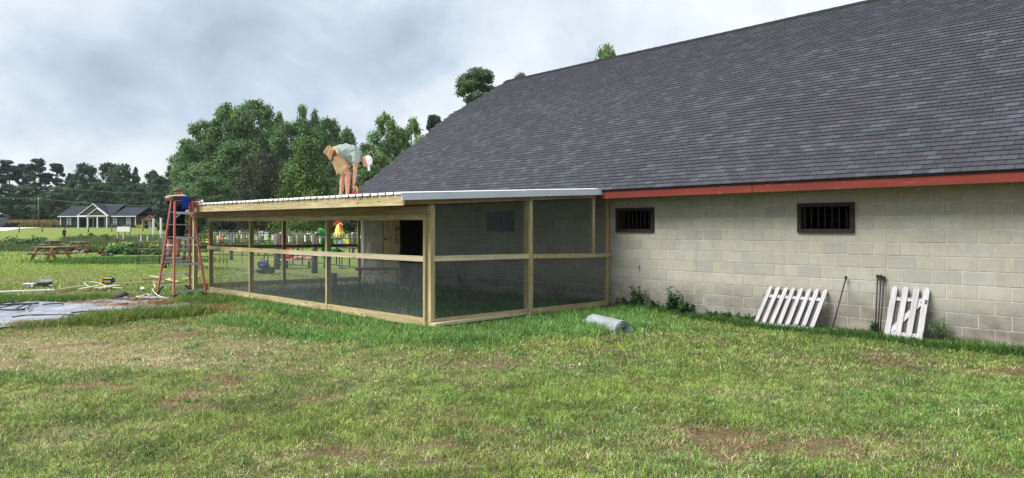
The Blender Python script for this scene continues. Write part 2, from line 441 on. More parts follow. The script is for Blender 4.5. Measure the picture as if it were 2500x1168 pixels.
def obj_np(name, V, Fc, mat, tint=None, parent=None, smooth=False):
    o = bpy.data.objects.new(name, mesh_np(name, V, Fc, mat, tint, smooth)); C.objects.link(o)
    if parent: o.parent = parent
    return o

def leaves_np(centers, radii, n, size, col, rs, colvar=.25, flat=1.0, shell=.55, droop=0.0, clumpvar=.25, aspect=1.6):
    """n leaf quads spread through clumps; returns V, F, tint"""
    centers = np.asarray(centers, float); radii = np.asarray(radii, float)
    w = radii**2; w /= w.sum(); idx = rs.choice(len(centers), n, p=w)
    u = rs.normal(size=(n, 3)); u /= np.linalg.norm(u, axis=1)[:, None]
    r = (shell + (1-shell)*rs.rand(n)) * (0.9+.25*rs.rand(n)); r = np.where(rs.rand(n) < .25, r*rs.rand(n), r); r = np.where(rs.rand(n) < .14, 1.0+.45*rs.rand(n), r)
    pos = centers[idx] + u*(r*radii[idx])[:, None]*np.array([1, 1, flat])
    nrm = u*1.0 + rs.normal(size=(n, 3))*.8 + np.array([0, 0, .5]); nrm /= np.linalg.norm(nrm, axis=1)[:, None]
    a = np.cross(nrm, rs.normal(size=(n, 3))); a /= np.linalg.norm(a, axis=1)[:, None]; b = np.cross(nrm, a)
    s = size*(.6+.8*rs.rand(n))[:, None]
    V = np.empty((n, 4, 3)); V[:, 0] = pos-a*s*aspect*.5; V[:, 1] = pos+b*s*.5; V[:, 2] = pos+a*s*aspect*.5; V[:, 3] = pos-b*s*.5
    V[:, 0, 2] -= droop*s[:, 0]; V[:, 2, 2] -= droop*s[:, 0]
    cv = 1+clumpvar*(rs.rand(len(centers))*2-1)
    hv = (rs.rand(len(centers))-.5)*.25
    t = np.array(col)[None, :]*cv[idx][:, None]*(1+colvar*(rs.rand(n)*2-1))[:, None]
    t[:, 0] *= 1+hv[idx]+.25*(rs.rand(n)-.5); 
    T = np.repeat(t, 4, axis=0)
    Fc = np.arange(n*4).reshape(n, 4)
    return V.reshape(-1, 3), Fc, np.clip(T, 0, 1)
def merge(parts):
    Vs, Fs, Ts = [], [], []; k = 0
    for V, Fc, T in parts: Vs.append(V); Fs.append(Fc+k); Ts.append(T); k += len(V)
    return np.concatenate(Vs), np.concatenate(Fs), np.concatenate(Ts)

# ================================================================== GROUND
def patch(x, y, px, py, rx, rd):            # soft round patch whose middle lies on the lawn at that spot
    c = G(px, py); dx = side(x, y)-side(c.x, c.y); dd = depth(x, y)-depth(c.x, c.y)
    return np.exp(-((dx/rx)**2+(dd/rd)**2))
EDGE = [(0, 806), (120, 800), (250, 792), (430, 795), (560, 800), (640, 822), (760, 842), (900, 850), (1000, 852), (1150, 850), (1300, 838), (1420, 826), (1520, 822), (1620, 812)]
_e = np.array([(side(*G(a, b).xy), depth(*G(a, b).xy)) for a, b in EDGE])
def lush(x, y):                              # long unmown grass round the run
    s = side(x, y); d = depth(x, y); e = np.interp(s, _e[:, 0], _e[:, 1]) + .5*(fbm(x*1.5+3, y*1.5, 3)-.5)
    a = sstep(-.12, .5, d-e)
    # ends where the mown back lawn begins, outside the run
    run = (x > 6.2) & (x < 12.2)
    lim = np.where(x < 6.2, sstep(1.9, .4, d-e), sstep(4.5, 2.5, d-e - 0*(x)))
    lim = np.where((x > 6.2), sstep(10.0, 8.8, d - 6.6), lim)
    near_run = sstep(1.3, .2, np.maximum(7.0-x, 0)) * sstep(9.0, 9.8, y+1.5) * (y < 20.5)
    left = sstep(-5.9, -4.9, s)                # west of the run only the tufts at the sheet are long
    return np.clip(np.maximum(a*lim*sstep(3.4, 2.2, s)*left, a*near_run), 0, 1) * (d > 8)
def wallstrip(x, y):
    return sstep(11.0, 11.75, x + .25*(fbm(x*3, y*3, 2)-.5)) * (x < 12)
def in_run(x, y): return (x > 7.05) & (x < 11.95) & (y > 9.5) & (y < 19.5)
TARP = [(-60, 742), (60, 741), (150, 742), (200, 741), (262, 735), (330, 724), (400, 728), (452, 738), (470, 750), (430, 762), (330, 772), (255, 786), (180, 792), (90, 800), (-60, 812)]
_tp = np.array([tuple(G(a, b).xy) for a, b in TARP])
def in_poly(x, y, poly):
    x = np.asarray(x); y = np.asarray(y); r = np.zeros(x.shape, bool); j = len(poly)-1
    for i in range(len(poly)):
        xi, yi = poly[i]; xj, yj = poly[j]
        r ^= ((yi > y) != (yj > y)) & (x < (xj-xi)*(y-yi)/(yj-yi+1e-12)+xi); j = i
    return r
def drybrown(x, y):                          # brown scorched and worn patches
    v = 0
    for px, py, rx, rd, a in [(1900, 1085, .85, .20, 1.1), (1790, 1055, .55, .18, 1.0), (2000, 1110, .35, .1, .7), (1670, 1045, .3, .1, .6), (940, 1035, .25, .12, .7), (800, 1105, .3, .1, .75), (1050, 1085, .25, .1, .6),
                              (1200, 890, .5, .35, .55), (1160, 925, .35, .2, .4), (2480, 905, .7, .25, .8), (2030, 1010, .25, .12, .6), (2440, 1140, .5, .12, .5), (1030, 1130, .3, .1, .55), (520, 1095, .3, .1, .4), (2150, 860, .5, .3, .4), (1960, 880, .4, .2, .4), (2050, 935, .4, .25, .4)]:
        v = np.maximum(v, a*patch(x, y, px, py, rx, rd))
    v = np.clip(v*(.5+1.2*fbm(x*4, y*4, 3)), 0, 1)
    spots = .85*np.clip((fbm(x*1.3+50, y*1.3+8, 3)-.655)*9, 0, 1)*np.clip(fbm(x*7, y*7, 2)*1.8, 0, 1)*(depth(x, y) < 40)
    return np.maximum(v, spots)
def thatch(x, y):                            # beige dried clippings
    v = 0
    for px, py, rx, rd, a in [(100, 850, 3.2, 2.2, 1.0), (420, 860, 2.6, 1.6, .95), (760, 880, 2.0, 1.2, .5), (1120, 890, 1.5, .6, .38), (60, 960, 2.0, .9, .5), (350, 950, 2.0, .7, .5), (1350, 870, 1.0, .5, .3), (1900, 950, 1.6, .8, .28), (900, 1120, 1.3, .4, .35), (2200, 1080, 1.5, .4, .35), (150, 1060, 1.2, .5, .35)]:
        v = np.maximum(v, a*patch(x, y, px, py, rx, rd))
    return np.clip(v*(.35+1.15*fbm(x*1.7+9, y*1.7, 4)), 0, 1)
GREEN = np.array((.145, .260, .052)); LIME = np.array((.290, .385, .080)); LUSH = np.array((.165, .305, .080)); DARK = np.array((.050, .110, .028))
STRAW = np.array((.56, .52, .31)); TANC = np.array((.42, .36, .21)); BROWN = np.array((.32, .215, .115)); OLIVE = np.array((.225, .300, .080))
def grass_cols(x, y, rs):
    n = len(x); f = fbm(x*.9, y*.9, 4); g = fbm(x*.32+5, y*.32+2, 3); L_ = lush(x, y); ws = wallstrip(x, y); d = depth(x, y)
    far = sstep(14, 24, d)
    pick = rs.rand(n)
    g = np.clip((g-.3)*2.2, 0, 1); k_ = fbm(x*2.6+30, y*2.6, 3)
    c = GREEN[None]*(1-g[:, None]) + OLIVE[None]*g[:, None]; c = c*(.75+.5*np.clip((k_-.25)*2, 0, 1))[:, None]
    lime = np.clip((f-.38)*2.2, 0, 1)*(1-L_)
    lime = np.maximum(lime, far*.8)
    c = c*(1-.75*lime[:, None]) + LIME[None]*.75*lime[:, None]
    c = c*(1-L_[:, None]) + (LUSH[None]*(.75+.5*f[:, None]))*L_[:, None]
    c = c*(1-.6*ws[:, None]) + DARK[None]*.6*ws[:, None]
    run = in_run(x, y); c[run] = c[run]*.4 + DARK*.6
    th = thatch(x, y)*(1-L_)*(1-ws); br = drybrown(x, y)*(1-L_)
    pd = np.clip((.10+.30*np.clip((fbm(x*1.1+21, y*1.1, 3)-.3)*2.2, 0, 1))*(1-L_)*(1-.75*far)+.66*th+.6*br, 0, .95)
    dry = pick < pd
    dc = np.where((rs.rand(n) < .62)[:, None], STRAW[None], TANC[None])
    dc = dc*(1-br[:, None]) + BROWN[None]*br[:, None]
    farbrown = far*np.clip((fbm(x*.22, y*.45+7, 3)-.56)*3, 0, .55)
    c = c*(1-farbrown[:, None]) + TANC[None]*farbrown[:, None]
    c[dry] = dc[dry]
    c *= (.50+1.0*rs.rand(n))[:, None]*(.72+.56*np.clip((fbm(x*9+3, y*9, 2)-.2)*1.6, 0, 1))[:, None]
    # a lift of blue-green weed leaves
    w = (rs.rand(n) < .08*(fbm(x*2.2, y*2.2+40, 2) > .55)); c[w] = np.array((.07, .17, .07))
    return np.clip(c, 0, 1), dry, th, br, L_
def soil_cols(x, y):
    f = fbm(x*3, y*3, 4); d = depth(x, y)
    c = np.array((.070, .070, .030))[None]*(1-f[:, None])+np.array((.13, .115, .055))[None]*f[:, None]
    th = thatch(x, y)[:, None]; br = drybrown(x, y)[:, None]
    c = c*(1-th)+np.array((.29, .24, .14))[None]*th; c = c*(1-br)+np.array((.145, .112, .068))[None]*br
    L_ = lush(x, y)[:, None]; c = c*(1-L_)+np.array((.05, .085, .025))[None]*L_
    far = sstep(12, 34, d)[:, None]
    g = fbm(x*.12, y*.12, 4)[:, None]
    fc = np.array((.165, .235, .050))*(1-g)+np.array((.21, .25, .07))*g
    c = c*(1-far)+fc*far
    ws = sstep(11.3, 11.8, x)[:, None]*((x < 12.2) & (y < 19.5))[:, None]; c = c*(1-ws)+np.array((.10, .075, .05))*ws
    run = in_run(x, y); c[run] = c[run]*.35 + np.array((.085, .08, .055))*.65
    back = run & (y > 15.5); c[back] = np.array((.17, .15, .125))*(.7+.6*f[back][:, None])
    return np.clip(c, 0, 1)
def micro_z(x, y):
    d = depth(x, y)
    return (.05*(fbm(x*.8, y*.8, 3)-.5) + .04*(fbm(x*3.5, y*3.5, 2)-.5))*sstep(60, 20, d)*sstep(12.0, 11.4, x)

def axis(n, a, far_):
    t = np.linspace(-1, 1, n); return np.sinh(t*a)/np.sinh(a)*far_
ax = axis(320, 6.9, 900); gxs = ax+6; gys = ax+8
GX, GY = np.meshgrid(gxs, gys, indexing='ij'); fx, fy = GX.ravel(), GY.ravel()
gzv = ground_z(fx, fy)+micro_z(fx, fy)-.012
Vg = np.stack([fx, fy, gzv], 1); n_ = len(gxs); ii = np.arange(n_-1)
I, J = np.meshgrid(ii, ii, indexing='ij'); I = I.ravel(); J = J.ravel()
Fg = np.stack([I*n_+J, (I+1)*n_+J, (I+1)*n_+J+1, I*n_+J+1], 1)
m, t, b = mat_base('lawn_soil', .95, .1); q = NT(t); c_ = q.attr('tint').outputs['Color']; p_ = q.pos()
nn = q.noise(p_, 26, 5, .7); n2_ = q.noise(p_, 1.4, 5, .6)
c_ = q.mix(q.ramp(nn, [(.3, (.6,)*3), (.62, (0, 0, 0))]), c_, q.mix(1.0, c_, (.45, .42, .35, 1), 'MULTIPLY'))
n3_ = q.noise(p_, 4.5, 6, .7); c_ = q.mix(q.ramp(n3_, [(.35, (.75,)*3), (.6, (0, 0, 0))]), c_, q.mix(1.0, c_, (.62, .66, .5, 1), 'MULTIPLY'))
c_ = q.mix(q.ramp(n2_, [(.5, (0, 0, 0)), (.75, (.35,)*3)]), c_, q.mix(1.0, c_, (1.35, 1.2, 1.0, 1), 'MULTIPLY'))
q.put(b.inputs['Base Color'], c_); q.bump(nn, .6, .03, b)
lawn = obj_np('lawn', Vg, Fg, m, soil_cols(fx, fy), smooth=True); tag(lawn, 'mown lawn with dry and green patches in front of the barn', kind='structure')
def lz(x, y): return float((ground_z(np.float64(x), np.float64(y))+micro_z(np.array([x]), np.array([y]))[0]))

# concrete drive far left: a thin slab following the rise
dv = MB(); pts = [(-40, 563), (18, 563), (26, 561.5), (42, 559.3), (72, 557.8), (96, 557.2), (60, 556.4), (20, 556.6), (-40, 557.2)]
def on_rise(px, py):
    lo, hi = 40., 400.
    best = None
    for d in np.arange(70, 240, .25):
        w = P(px, d); y = HY-(gz(w.x, w.y)-H)*F/d
        if best is None or abs(y-py) < best[0]: best = (abs(y-py), d, w)
    return best[1], best[2]
drv = [P(-90, 131), P(18, 131), P(30, 135), P(50, 141), P(98, 152), P(92, 154), P(40, 151), P(-90, 148)]
top = [Vector((w.x, w.y, gz(w.x, w.y)+.05)) for w in drv]
dv.prism(top, (0, 0, -.2)); tag(dv.build('driveway', M['concrete']), 'pale concrete driveway curving in beside the grey shed', kind='structure')

# ================================================================== BARN
XW, XE, ZE = 11.9, 11.35, 2.425           # wall face, eave edge, eave height
YB0, YB1 = -4.0, 19.35                     # barn's near and far ends
XB, ZB, XR, ZR = 15.55, 5.60, 18.4, 7.23   # slope break and ridge
barn = thing('barn', 'long cream block barn with red fascia under a dark shingled gambrel roof', 'barn', (XW, YB1, 0))
BL, BH_, J = .4064, .2032, .009
opens = [(12.43, 13.38, 1.625, 2.032), (8.38, 9.29, 1.625, 2.032), (4.51, 5.40, 1.625, 2.032), (15.9, 18.03, -.2, 2.24)]
wall = MB()                                # mortar bed behind the blocks, pierced at the openings
def pierced(mb, x0, x1, ys, zs):
    pass
ycut = sorted({YB0, YB1} | {o[0] for o in opens} | {o[1] for o in opens})
for y0, y1 in zip(ycut, ycut[1:]):
    op = [o for o in opens if o[0] <= y0+1e-6 and o[1] >= y1-1e-6]
    if not op: wall.box(XW+.006, XW+.19, y0, y1, -.25, 2.42)
    else:
        o = op[0]
        if o[2] > -.1: wall.box(XW+.006, XW+.19, y0, y1, -.25, o[2])
        wall.box(XW+.006, XW+.19, y0, y1, o[3], 2.42)
wallo = wall.build('wall', M['mortar'], barn, world=True)
rs = np.random.RandomState(5)
blocks = []
z = -.2032; row = 0
while z < 2.25:
    off = (row % 2)*BL/2 + .13
    y = YB0-off
    while y < YB1-.01:
        a, b_ = max(y, YB0), min(y+BL, YB1); z0, z1 = z, min(z+BH_, 2.41)
        segs = [(a, b_)]
        for o in opens:
            if z1 <= o[2]+.02 or z0 >= o[3]-.02: continue
            ns = []
            for s0, s1 in segs:
                if s1 <= o[0] or s0 >= o[1]: ns.append((s0, s1))
                else:
                    if s0 < o[0]: ns.append((s0, o[0]))
                    if s1 > o[1]: ns.append((o[1], s1))
            segs = ns
        for s0, s1 in segs:
            if s1-s0 > .04: blocks.append((s0, s1, z0, z1))
        y += BL
    z += BH_; row += 1
cmb = MB(); bv = .05                        # unit block with worn arrises, shared by all
cmb.v = [Vector(v) for v in [(1, 0, 0), (1, 1, 0), (1, 1, 1), (1, 0, 1), (.55, 0, 0), (.55, 1, 0), (.55, 1, 1), (.55, 0, 1), (0, .012, .022), (0, .988, .022), (0, .988, .978), (0, .012, .978)]]
cmb.f = [(4, 5, 1, 0), (5, 6, 2, 1), (6, 7, 3, 2), (7, 4, 0, 3), (8, 9, 5, 4), (9, 10, 6, 5), (10, 11, 7, 6), (11, 8, 4, 7), (11, 10, 9, 8)]
cmb.uv = [(0, 0)]*36; cmb.sm = [False]*9
bmesh_ = cmb.mesh('block', M['block'])
def blk_t(b_): return (b_[0]+J/2, b_[1]-J/2, b_[2]+J/2, b_[3]-J/2)
vis = [i for i, b_ in enumerate(blocks) if b_[3] > -.02 and depth(XW, b_[1]) > 0 and (side(XW, b_[0])/depth(XW, b_[0])) < .76]
vis.sort(key=lambda i: depth(XW, blocks[i][0])); single = set(vis[:300])
Vs, Fs, Ts = [], [], []; k = 0
base_v = np.array([tuple(v) for v in cmb.v]); base_f = cmb.f
q4 = np.array(base_f)
for i, b_ in enumerate(blocks):
    y0, y1, z0, z1 = blk_t(b_); pr = rs.rand()*.0025; x0 = XW-pr
    if i in single:
        o = bpy.data.objects.new('block', bmesh_); C.objects.link(o); o.parent = wallo
        o.location = (x0-XW, y0-YB1, z0); o.scale = (.012, y1-y0, z1-z0)
    else:
        v = base_v*np.array([.012, y1-y0, z1-z0])+np.array([x0, y0, z0]); Vs.append(v); Fs.append(q4+k); k += len(v); Ts.append(np.full(len(v), rs.rand()))
V_ = np.concatenate(Vs)-np.array([XW, YB1, 0])
tag(obj_np('blocks', V_, np.concatenate(Fs), M['block_run'], np.concatenate(Ts), wallo), kind='stuff')
# other walls and the dark inside
wm = MB(); wm.box(XW+.25, 24.8, YB1-.19, YB1-.002, -.25, 2.4); wm.build('end_wall', M['block'], barn, world=True)
gm = MB()
prof = [(XW, 2.38), (XB, ZB-.12), (XR, ZR-.14), (2*XR-XB, ZB-.12), (2*XR-XW, 2.38)]
gm.prism([(x, YB1-.15, z) for x, z in prof], (0, .12, 0)); gm.build('gable', M['siding'], barn, world=True)
fm = MB(); fm.prism([(x, YB0, z) for x, z in prof], (0, .12, 0)); fm.box(XW+.25, 24.8, YB0, YB0+.19, -.25, 2.4); fm.build('gable', M['siding'], barn, world=True)
bm = MB(); bm.box(24.8, 25.0, YB0, YB1, -.25, 2.4); bm.build('back_wall', M['block'], barn, world=True)
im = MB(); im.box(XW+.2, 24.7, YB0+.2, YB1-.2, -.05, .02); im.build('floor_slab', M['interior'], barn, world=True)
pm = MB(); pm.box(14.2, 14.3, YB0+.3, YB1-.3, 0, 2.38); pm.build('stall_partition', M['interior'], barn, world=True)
so_ = MB(); so_.box(XE+.03, XW+.1, YB0-.2, YB1+.2, 2.395, 2.41); so_.build('soffit', M['tan'], barn, world=True)

# roof: underlay sheets, shingle tabs, ridge cap, rake edge
def roof_pt(s, y):                         # s = metres up the slope from the eave edge
    l1 = math.hypot(XB-XE, ZB-ZE); l2 = math.hypot(XR-XB, ZR-ZB)
    sag = -.03*math.sin(max(0, min(1, s/(l1+l2)))*math.pi)*(1+.5*math.sin(y*.7)) + .007*math.sin(y*.9+1)*math.sin(s*.8)
    if s < l1: f = s/l1; return Vector((XE+(XB-XE)*f, y, ZE+(ZB-ZE)*f+sag))
    f = (s-l1)/l2; return Vector((XB+(XR-XB)*f, y, ZB+(ZR-ZB)*f+sag))
RL = math.hypot(XB-XE, ZB-ZE)+math.hypot(XR-XB, ZR-ZB)
ss = np.linspace(0, RL, 40); ys = np.linspace(YB0-.3, YB1+.25, 60)
V = []; 
for s in ss:
    for y in ys: V.append(tuple(roof_pt(float(s), float(y))-Vector((0, 0, .004))))
for s in ss:
    for y in ys: V.append(tuple(roof_pt(float(s), float(y))-Vector((0, 0, .022))))
V = np.array(V); a_, c2 = len(ss), len(ys); Fc = []
for i in range(a_-1):
    for j in range(c2-1):
        k = i*c2+j; Fc.append((k, k+c2, k+c2+1, k+1)); kk = k+a_*c2; Fc.append((kk+1, kk+c2+1, kk+c2, kk))
for i in range(a_-1):
    for j in (0, c2-1):
        k = i*c2+j; Fc.append((k, k+c2, k+c2+a_*c2, k+a_*c2))
for j in range(c2-1):
    for i in (0, a_-1):
        k = i*c2+j; Fc.append((k, k+1, k+1+a_*c2, k+a_*c2))
roof = obj_np('roof', V-np.array([XW, YB1, 0]), np.array(Fc), M['underlay'], None, barn)
EXPO, TAB = .127, .205
tb = MB(); tl, tt = .15, .012              # a tab: butt edge at the bottom, 12 triangles
tb.v = [Vector(v) for v in [(0, 0, 0), (TAB-.0060, 0, 0), (TAB-.0060, tl, 0), (0, tl, 0), (0, 0, tt), (TAB-.0060, 0, tt), (TAB-.0060, tl, .001), (0, tl, .001)]]
tb.f = [(4, 5, 6, 7), (0, 1, 5, 4), (1, 2, 6, 5), (3, 0, 4, 7)]; tb.uv = [(0, 0)]*16; tb.sm = [False]*4
tab_me = tb.mesh('shingle', M['shingle']); tab_v = np.array([tuple(v) for v in tb.v]); tab_f = np.array(tb.f)
tabs = []; nrow = int(RL/EXPO)
for r in range(nrow):
    y = YB0-.3-(.5*TAB if r % 2 else 0)-rs.rand()*.02; s0 = r*EXPO-.012
    while y < YB1+.25:
        y1 = y+TAB
        if y1 > YB0-.28 and y < YB1+.22:
            tabs.append((s0, y))
        y += TAB
def tab_mat(s0, y):
    a = roof_pt(max(0, s0), y); b_ = roof_pt(max(0, s0)+.12, y); c_ = roof_pt(max(0, s0), y+.3)
    v = (b_-a).normalized(); u = (c_-a).normalized(); w = v.cross(u).normalized()
    if w.z < 0: w = -w
    v = (v + w*(-.035)).normalized(); w = (v.cross(u)).normalized()
    if w.z < 0: w = -w
    p = a + w*(.006+rs.rand()*.0015) + v*(s0-max(0, s0)) + v*(rs.rand()*.004)
    mt = Matrix((u, v, w)).transposed().to_4x4(); mt.translation = p; return mt
cand = []
for i, (s0, y) in enumerate(tabs):
    p = roof_pt(max(0, s0), y); d = depth(p.x, p.y)
    if d < 3: continue
    r_ = side(p.x, p.y)/d; yy = HY-(p.z-H)*F/d
    if r_ < .72 and yy > 0: cand.append((d, i))
cand.sort(); single = {i for _, i in cand[:300]}
Vs, Fs, Ts = [], [], []; k = 0; O = Vector((XW, YB1, 0))
for i, (s0, y) in enumerate(tabs):
    mt = tab_mat(s0, y)
    if i in single:
        o = bpy.data.objects.new('shingle', tab_me); C.objects.link(o); o.parent = roof; mt.translation = mt.translation-O; o.matrix_local = mt
    else:
        m3 = np.array(mt.to_3x3()); v = tab_v @ m3.T + np.array(mt.translation-O); Vs.append(v); Fs.append(tab_f+k); k += 8; Ts.append(np.full(8, rs.rand()))
tag(obj_np('shingles', np.concatenate(Vs), np.concatenate(Fs), M['shingle_run'], np.concatenate(Ts), roof), kind='stuff')
rc = MB(); ys = np.linspace(YB0-.3, YB1+.27, 80)
for y0, y1 in zip(ys, ys[1:]):
    a = roof_pt(RL-.001, float(y0)); b_ = roof_pt(RL-.001, float(y1)); e_ = .022
    rc.prism([a+Vector((-.17, 0, -.075)), a+Vector((0, 0, .04)), a+Vector((.17, 0, -.075)), a+Vector((.17, 0, -.10)), a+Vector((0, 0, .01)), a+Vector((-.17, 0, -.10))], b_-a+Vector((0, .01, .006)))
rc.build('ridge_cap', M['underlay'], roof, loc=None) if False else None
o = rc.build('ridge_cap', M['underlay'], roof); o.location = (-XW, -YB1, 0)
bk = MB()
bk.prism([(XR+.02, YB0-.3, ZR-.06), (2*XR-XB, YB0-.3, ZB-.06), (2*XR-XE, YB0-.3, ZE-.06), (2*XR-XE, YB0-.3, ZE-.16), (2*XR-XB, YB0-.3, ZB-.16), (XR+.02, YB0-.3, ZR-.16)], (0, YB1-YB0+.55, 0))
o = bk.build('back_slope', M['underlay'], roof); o.location = (-XW, -YB1, 0)
# red fascia boards in two lengths
for i, (y0, y1) in enumerate([(YB0-.3, 5.97), (5.985, 9.30), (9.31, YB1+.2)]):
    fb = MB(); fb.beam((XE+.03, y0, 2.335), (XE+.03, y1, 2.335-.006*i), .022, .15); fb.build('fascia_board', M['fascia'], barn, world=True)
de = MB(); de.beam((XE+.018, YB0-.3, 2.408), (XE+.018, YB1+.2, 2.408), .04, .008); de.build('drip_edge', M['underlay'], barn, world=True)

def barn_window(yc, w, nb):
    fr = MB(); x0 = XW-.045; z0, z1 = 1.572, 2.068; y0, y1 = yc-w/2, yc+w/2; t = .064
    fr.box(x0, XW+.20, y0, y1, z0, z0+t); fr.box(x0+.001, XW+.20, y0, y1, z1-t, z1)  # frame carried through the wall, an added dark lining that blackens the reveal
    fr.box(x0+.004, XW+.20, y0, y0+t, z0+t, z1-t); fr.box(x0+.004, XW+.20, y1-t, y1, z0+t, z1-t)
    fo = fr.build('window', M['rust'], barn, world=True)
    for i in range(nb):
        yy = y0+t+(w-2*t)*(i+.5)/nb
        bb = MB(); bb.tube([(XW-.02, yy, z0+t-.01), (XW-.02, yy, z1-t+.01)], .009, 6); bb.v = [v-Vector((XW, YB1, 0)) for v in bb.v]; bb.build('bar', M['rust'], fo)
for yc, w, nb in [(4.95, .93, 7), (8.83, .95, 8), (12.9, .97, 7)]: barn_window(yc, w, nb)
nl = MB(); nl.tube([(XW-.005, 8.72, .88), (XW-.03, 8.72, .87)], .008, 6); nl.build('rusty_bolt', M['rust'], barn, world=True)
m_, t_, b_ = mat_base('rust_streak', .9, .1); b_.inputs['Base Color'].default_value = (.30, .07, .02, 1)
rsk = MB(); rsk.prism([(XW-.0045, 8.705, .872), (XW-.0045, 8.735, .872), (XW-.0045, 8.728, .74), (XW-.0045, 8.716, .74)], (-.001, 0, 0)); rsk.build('rust_stain', m_, barn, world=True)
# doorway: jambs, header, plank door
jm = MB(); jm.box(XW-.03, XW+.16, 17.98, 18.1, 0, 2.24); jm.build('door_jamb', M['lumber_shaded'], barn, world=True)
jm = MB(); jm.box(XW-.03, XW+.16, 15.83, 15.93, 0, 2.24); jm.build('door_jamb', M['lumber_shaded'], barn, world=True)
jm = MB(); jm.box(XW-.035, XW+.16, 15.83, 18.1, 2.24, 2.38); jm.build('door_header', M['lumber_shaded'], barn, world=True)
dr = thing('plank_door', 'x', 'x'); 
for k_ in ('label', 'category'): del dr[k_]
dr.parent = barn; dr.location = (-.02, 17.93-YB1, 0.06); dr.rotation_euler = (0, 0, math.radians(-9)); dr.name = 'door'
ln_ = MB(); yy = 0
for i in range(7):
    w_ = .15; b2 = MB(); b2.box(-.05, -.022, -(i+1)*w_+.006, -i*w_-.006, 0, 2.1); b2.build('plank', M['lumber'], dr)
bk_ = MB()
for z_ in (.25, 1.05, 1.9): bk_.box(-.022, .012, -1.04, 0, z_, z_+.13)
bk_.build('ledge', M['lumber'], dr)
hd = MB(); hd.tube([(-.05, -.98, 1.18), (-.11, -.98, 1.18), (-.11, -.98, 1.42), (-.05, -.98, 1.42)], .012, 6); hd.build('handle', M['blackiron'], dr)
hd = MB(); hd.box(-.085, -.05, -1.04, -.86, 1.58, 1.62); hd.tube([(-.075, -.88, 1.6), (-.075, -.86, 1.5)], .012, 6); hd.build('latch', M['blackiron'], dr)
hd = MB(); hd.box(-.062, -.05, -1.0, -.9, .55, .95); hd.build('lock_plate', M['red'], dr)
for z_ in (.25, 1.25, 2.0):
    hd = MB(); hd.prism([(-.056, 0, z_), (-.056, -.3, z_+.025), (-.056, -.3, z_+.04), (-.056, 0, z_+.07)], (-.006, 0, 0)); hd.build('hinge', M['blackiron'], dr)

# ================================================================== SCREENED RUN
run = thing('screened_run', 'new lumber lean-to run with wire screen walls and white metal roof', 'animal run', (7.13, 9.48, 0))
Ac = Vector((7.13, 9.48)); Bc = Vector((6.97, 19.72)); Cc = Vector((11.78, 19.22)); Dc = Vector((11.84, 9.46))
def AB(y):
    f = (y-Ac.y)/(Bc.y-Ac.y); return Ac.x+(Bc.x-Ac.x)*f
def tz(y): return .0055*(y-9.48)           # the outer eave climbs a little away from the camera
def part(name, mb, mat='lumber', parent=run):
    return mb.build(name, M[mat], parent, world=True)
def post(x, y, z1, w=.089, mat='lumber', z0=-.05, name='post'):
    part(name, MB().box(x-w/2, x+w/2, y-w/2, y+w/2, z0, z1), mat)
post(Ac.x+.045, Ac.y+.0, 2.035); post(Ac.x-.02, Ac.y+.085, 1.80, .05, 'lumber', name='stud')
for y in (12.81, 16.3, 18.67): post(AB(y)+.05, y, 1.79+tz(y), .085)
for y, w in ((12.81, .038), (16.3, .038), (18.67, .038)): part('stud', MB().box(AB(y)-.03, AB(y)+.007, y-w-.045, y-.045, .0, 1.79+tz(y)))
post(Bc.x+.04, Bc.y, 1.95, .1)
post(9.46, 9.52, 2.20); part('stud', MB().box(9.43, 9.52, 9.425, 9.463, 0, 2.19))
post(11.80, 9.50, 2.38, .08, 'lumber')
part('stud', MB().box(11.28, 11.345, 9.43, 9.468, 1.14, 2.30))
post(9.40, 19.45, 1.95, .09, 'lumber_shaded'); post(11.74, 19.22, 2.2, .07, 'lumber')
# sill boards
part('sill_board', MB().beam((AB(9.52), 9.53, .075), (AB(18.63), 18.63, .075), .036, .14))
part('sill_board', MB().beam((7.19, 9.45, .085), (9.40, 9.46, .085), .036, .105)); part('sill_board', MB().beam((9.52, 9.46, .08), (11.8, 9.46, .075), .036, .105))
part('sill_board', MB().beam((7.05, 19.68, .10), (11.7, 19.22, .09), .036, .14))
# middle rails
part('middle_rail', MB().beam((AB(9.55)-.022, 9.55, 1.135), (AB(14.3)-.022, 14.3, 1.14), .036, .092), 'fresh'); part('middle_rail', MB().beam((AB(14.302)-.022, 14.302, 1.14), (AB(18.7)-.022, 18.7, 1.155), .036, .09))
part('middle_rail', MB().beam((7.19, 9.44, 1.14), (9.42, 9.44, 1.125), .036, .09), 'fresh'); part('middle_rail', MB().beam((9.53, 9.44, 1.12), (11.84, 9.44, 1.08), .036, .082))
part('middle_rail', MB().beam((7.02, 19.7, 1.15), (11.74, 19.24, 1.13), .036, .09), 'lumber_shaded')
# top plates and beams
part('top_plate', MB().beam((AB(9.52)-.024, 9.52, 1.825), (AB(16.3)-.024, 16.3, 1.825+tz(16.3)), .036, .086)); part('top_plate', MB().beam((AB(16.302)-.024, 16.302, 1.825+tz(16.3)), (AB(18.7)-.024, 18.7, 1.825+tz(18.7)), .036, .086))
part('beam', MB().beam((AB(9.5)-.03, 9.44, 1.94), (AB(19.8)-.03, 19.8, 1.94+tz(19.8)+.02), .04, .145), 'lumber_shaded')
part('top_rail', MB().beam((6.53, 9.42, 2.055), (11.38, 9.42, 2.315), .036, .082), 'lumber_shaded')
part('top_rail', MB().beam((6.97, 19.74, 2.0), (11.8, 19.3, 2.2), .036, .13), 'lumber_shaded')
# rafters under the sheets
for y in np.arange(10.4, 19.6, .92):
    part('rafter', MB().beam((6.50, y, 2.10+tz(y)), (11.7, y, 2.335), .036, .088), 'lumber_shaded')
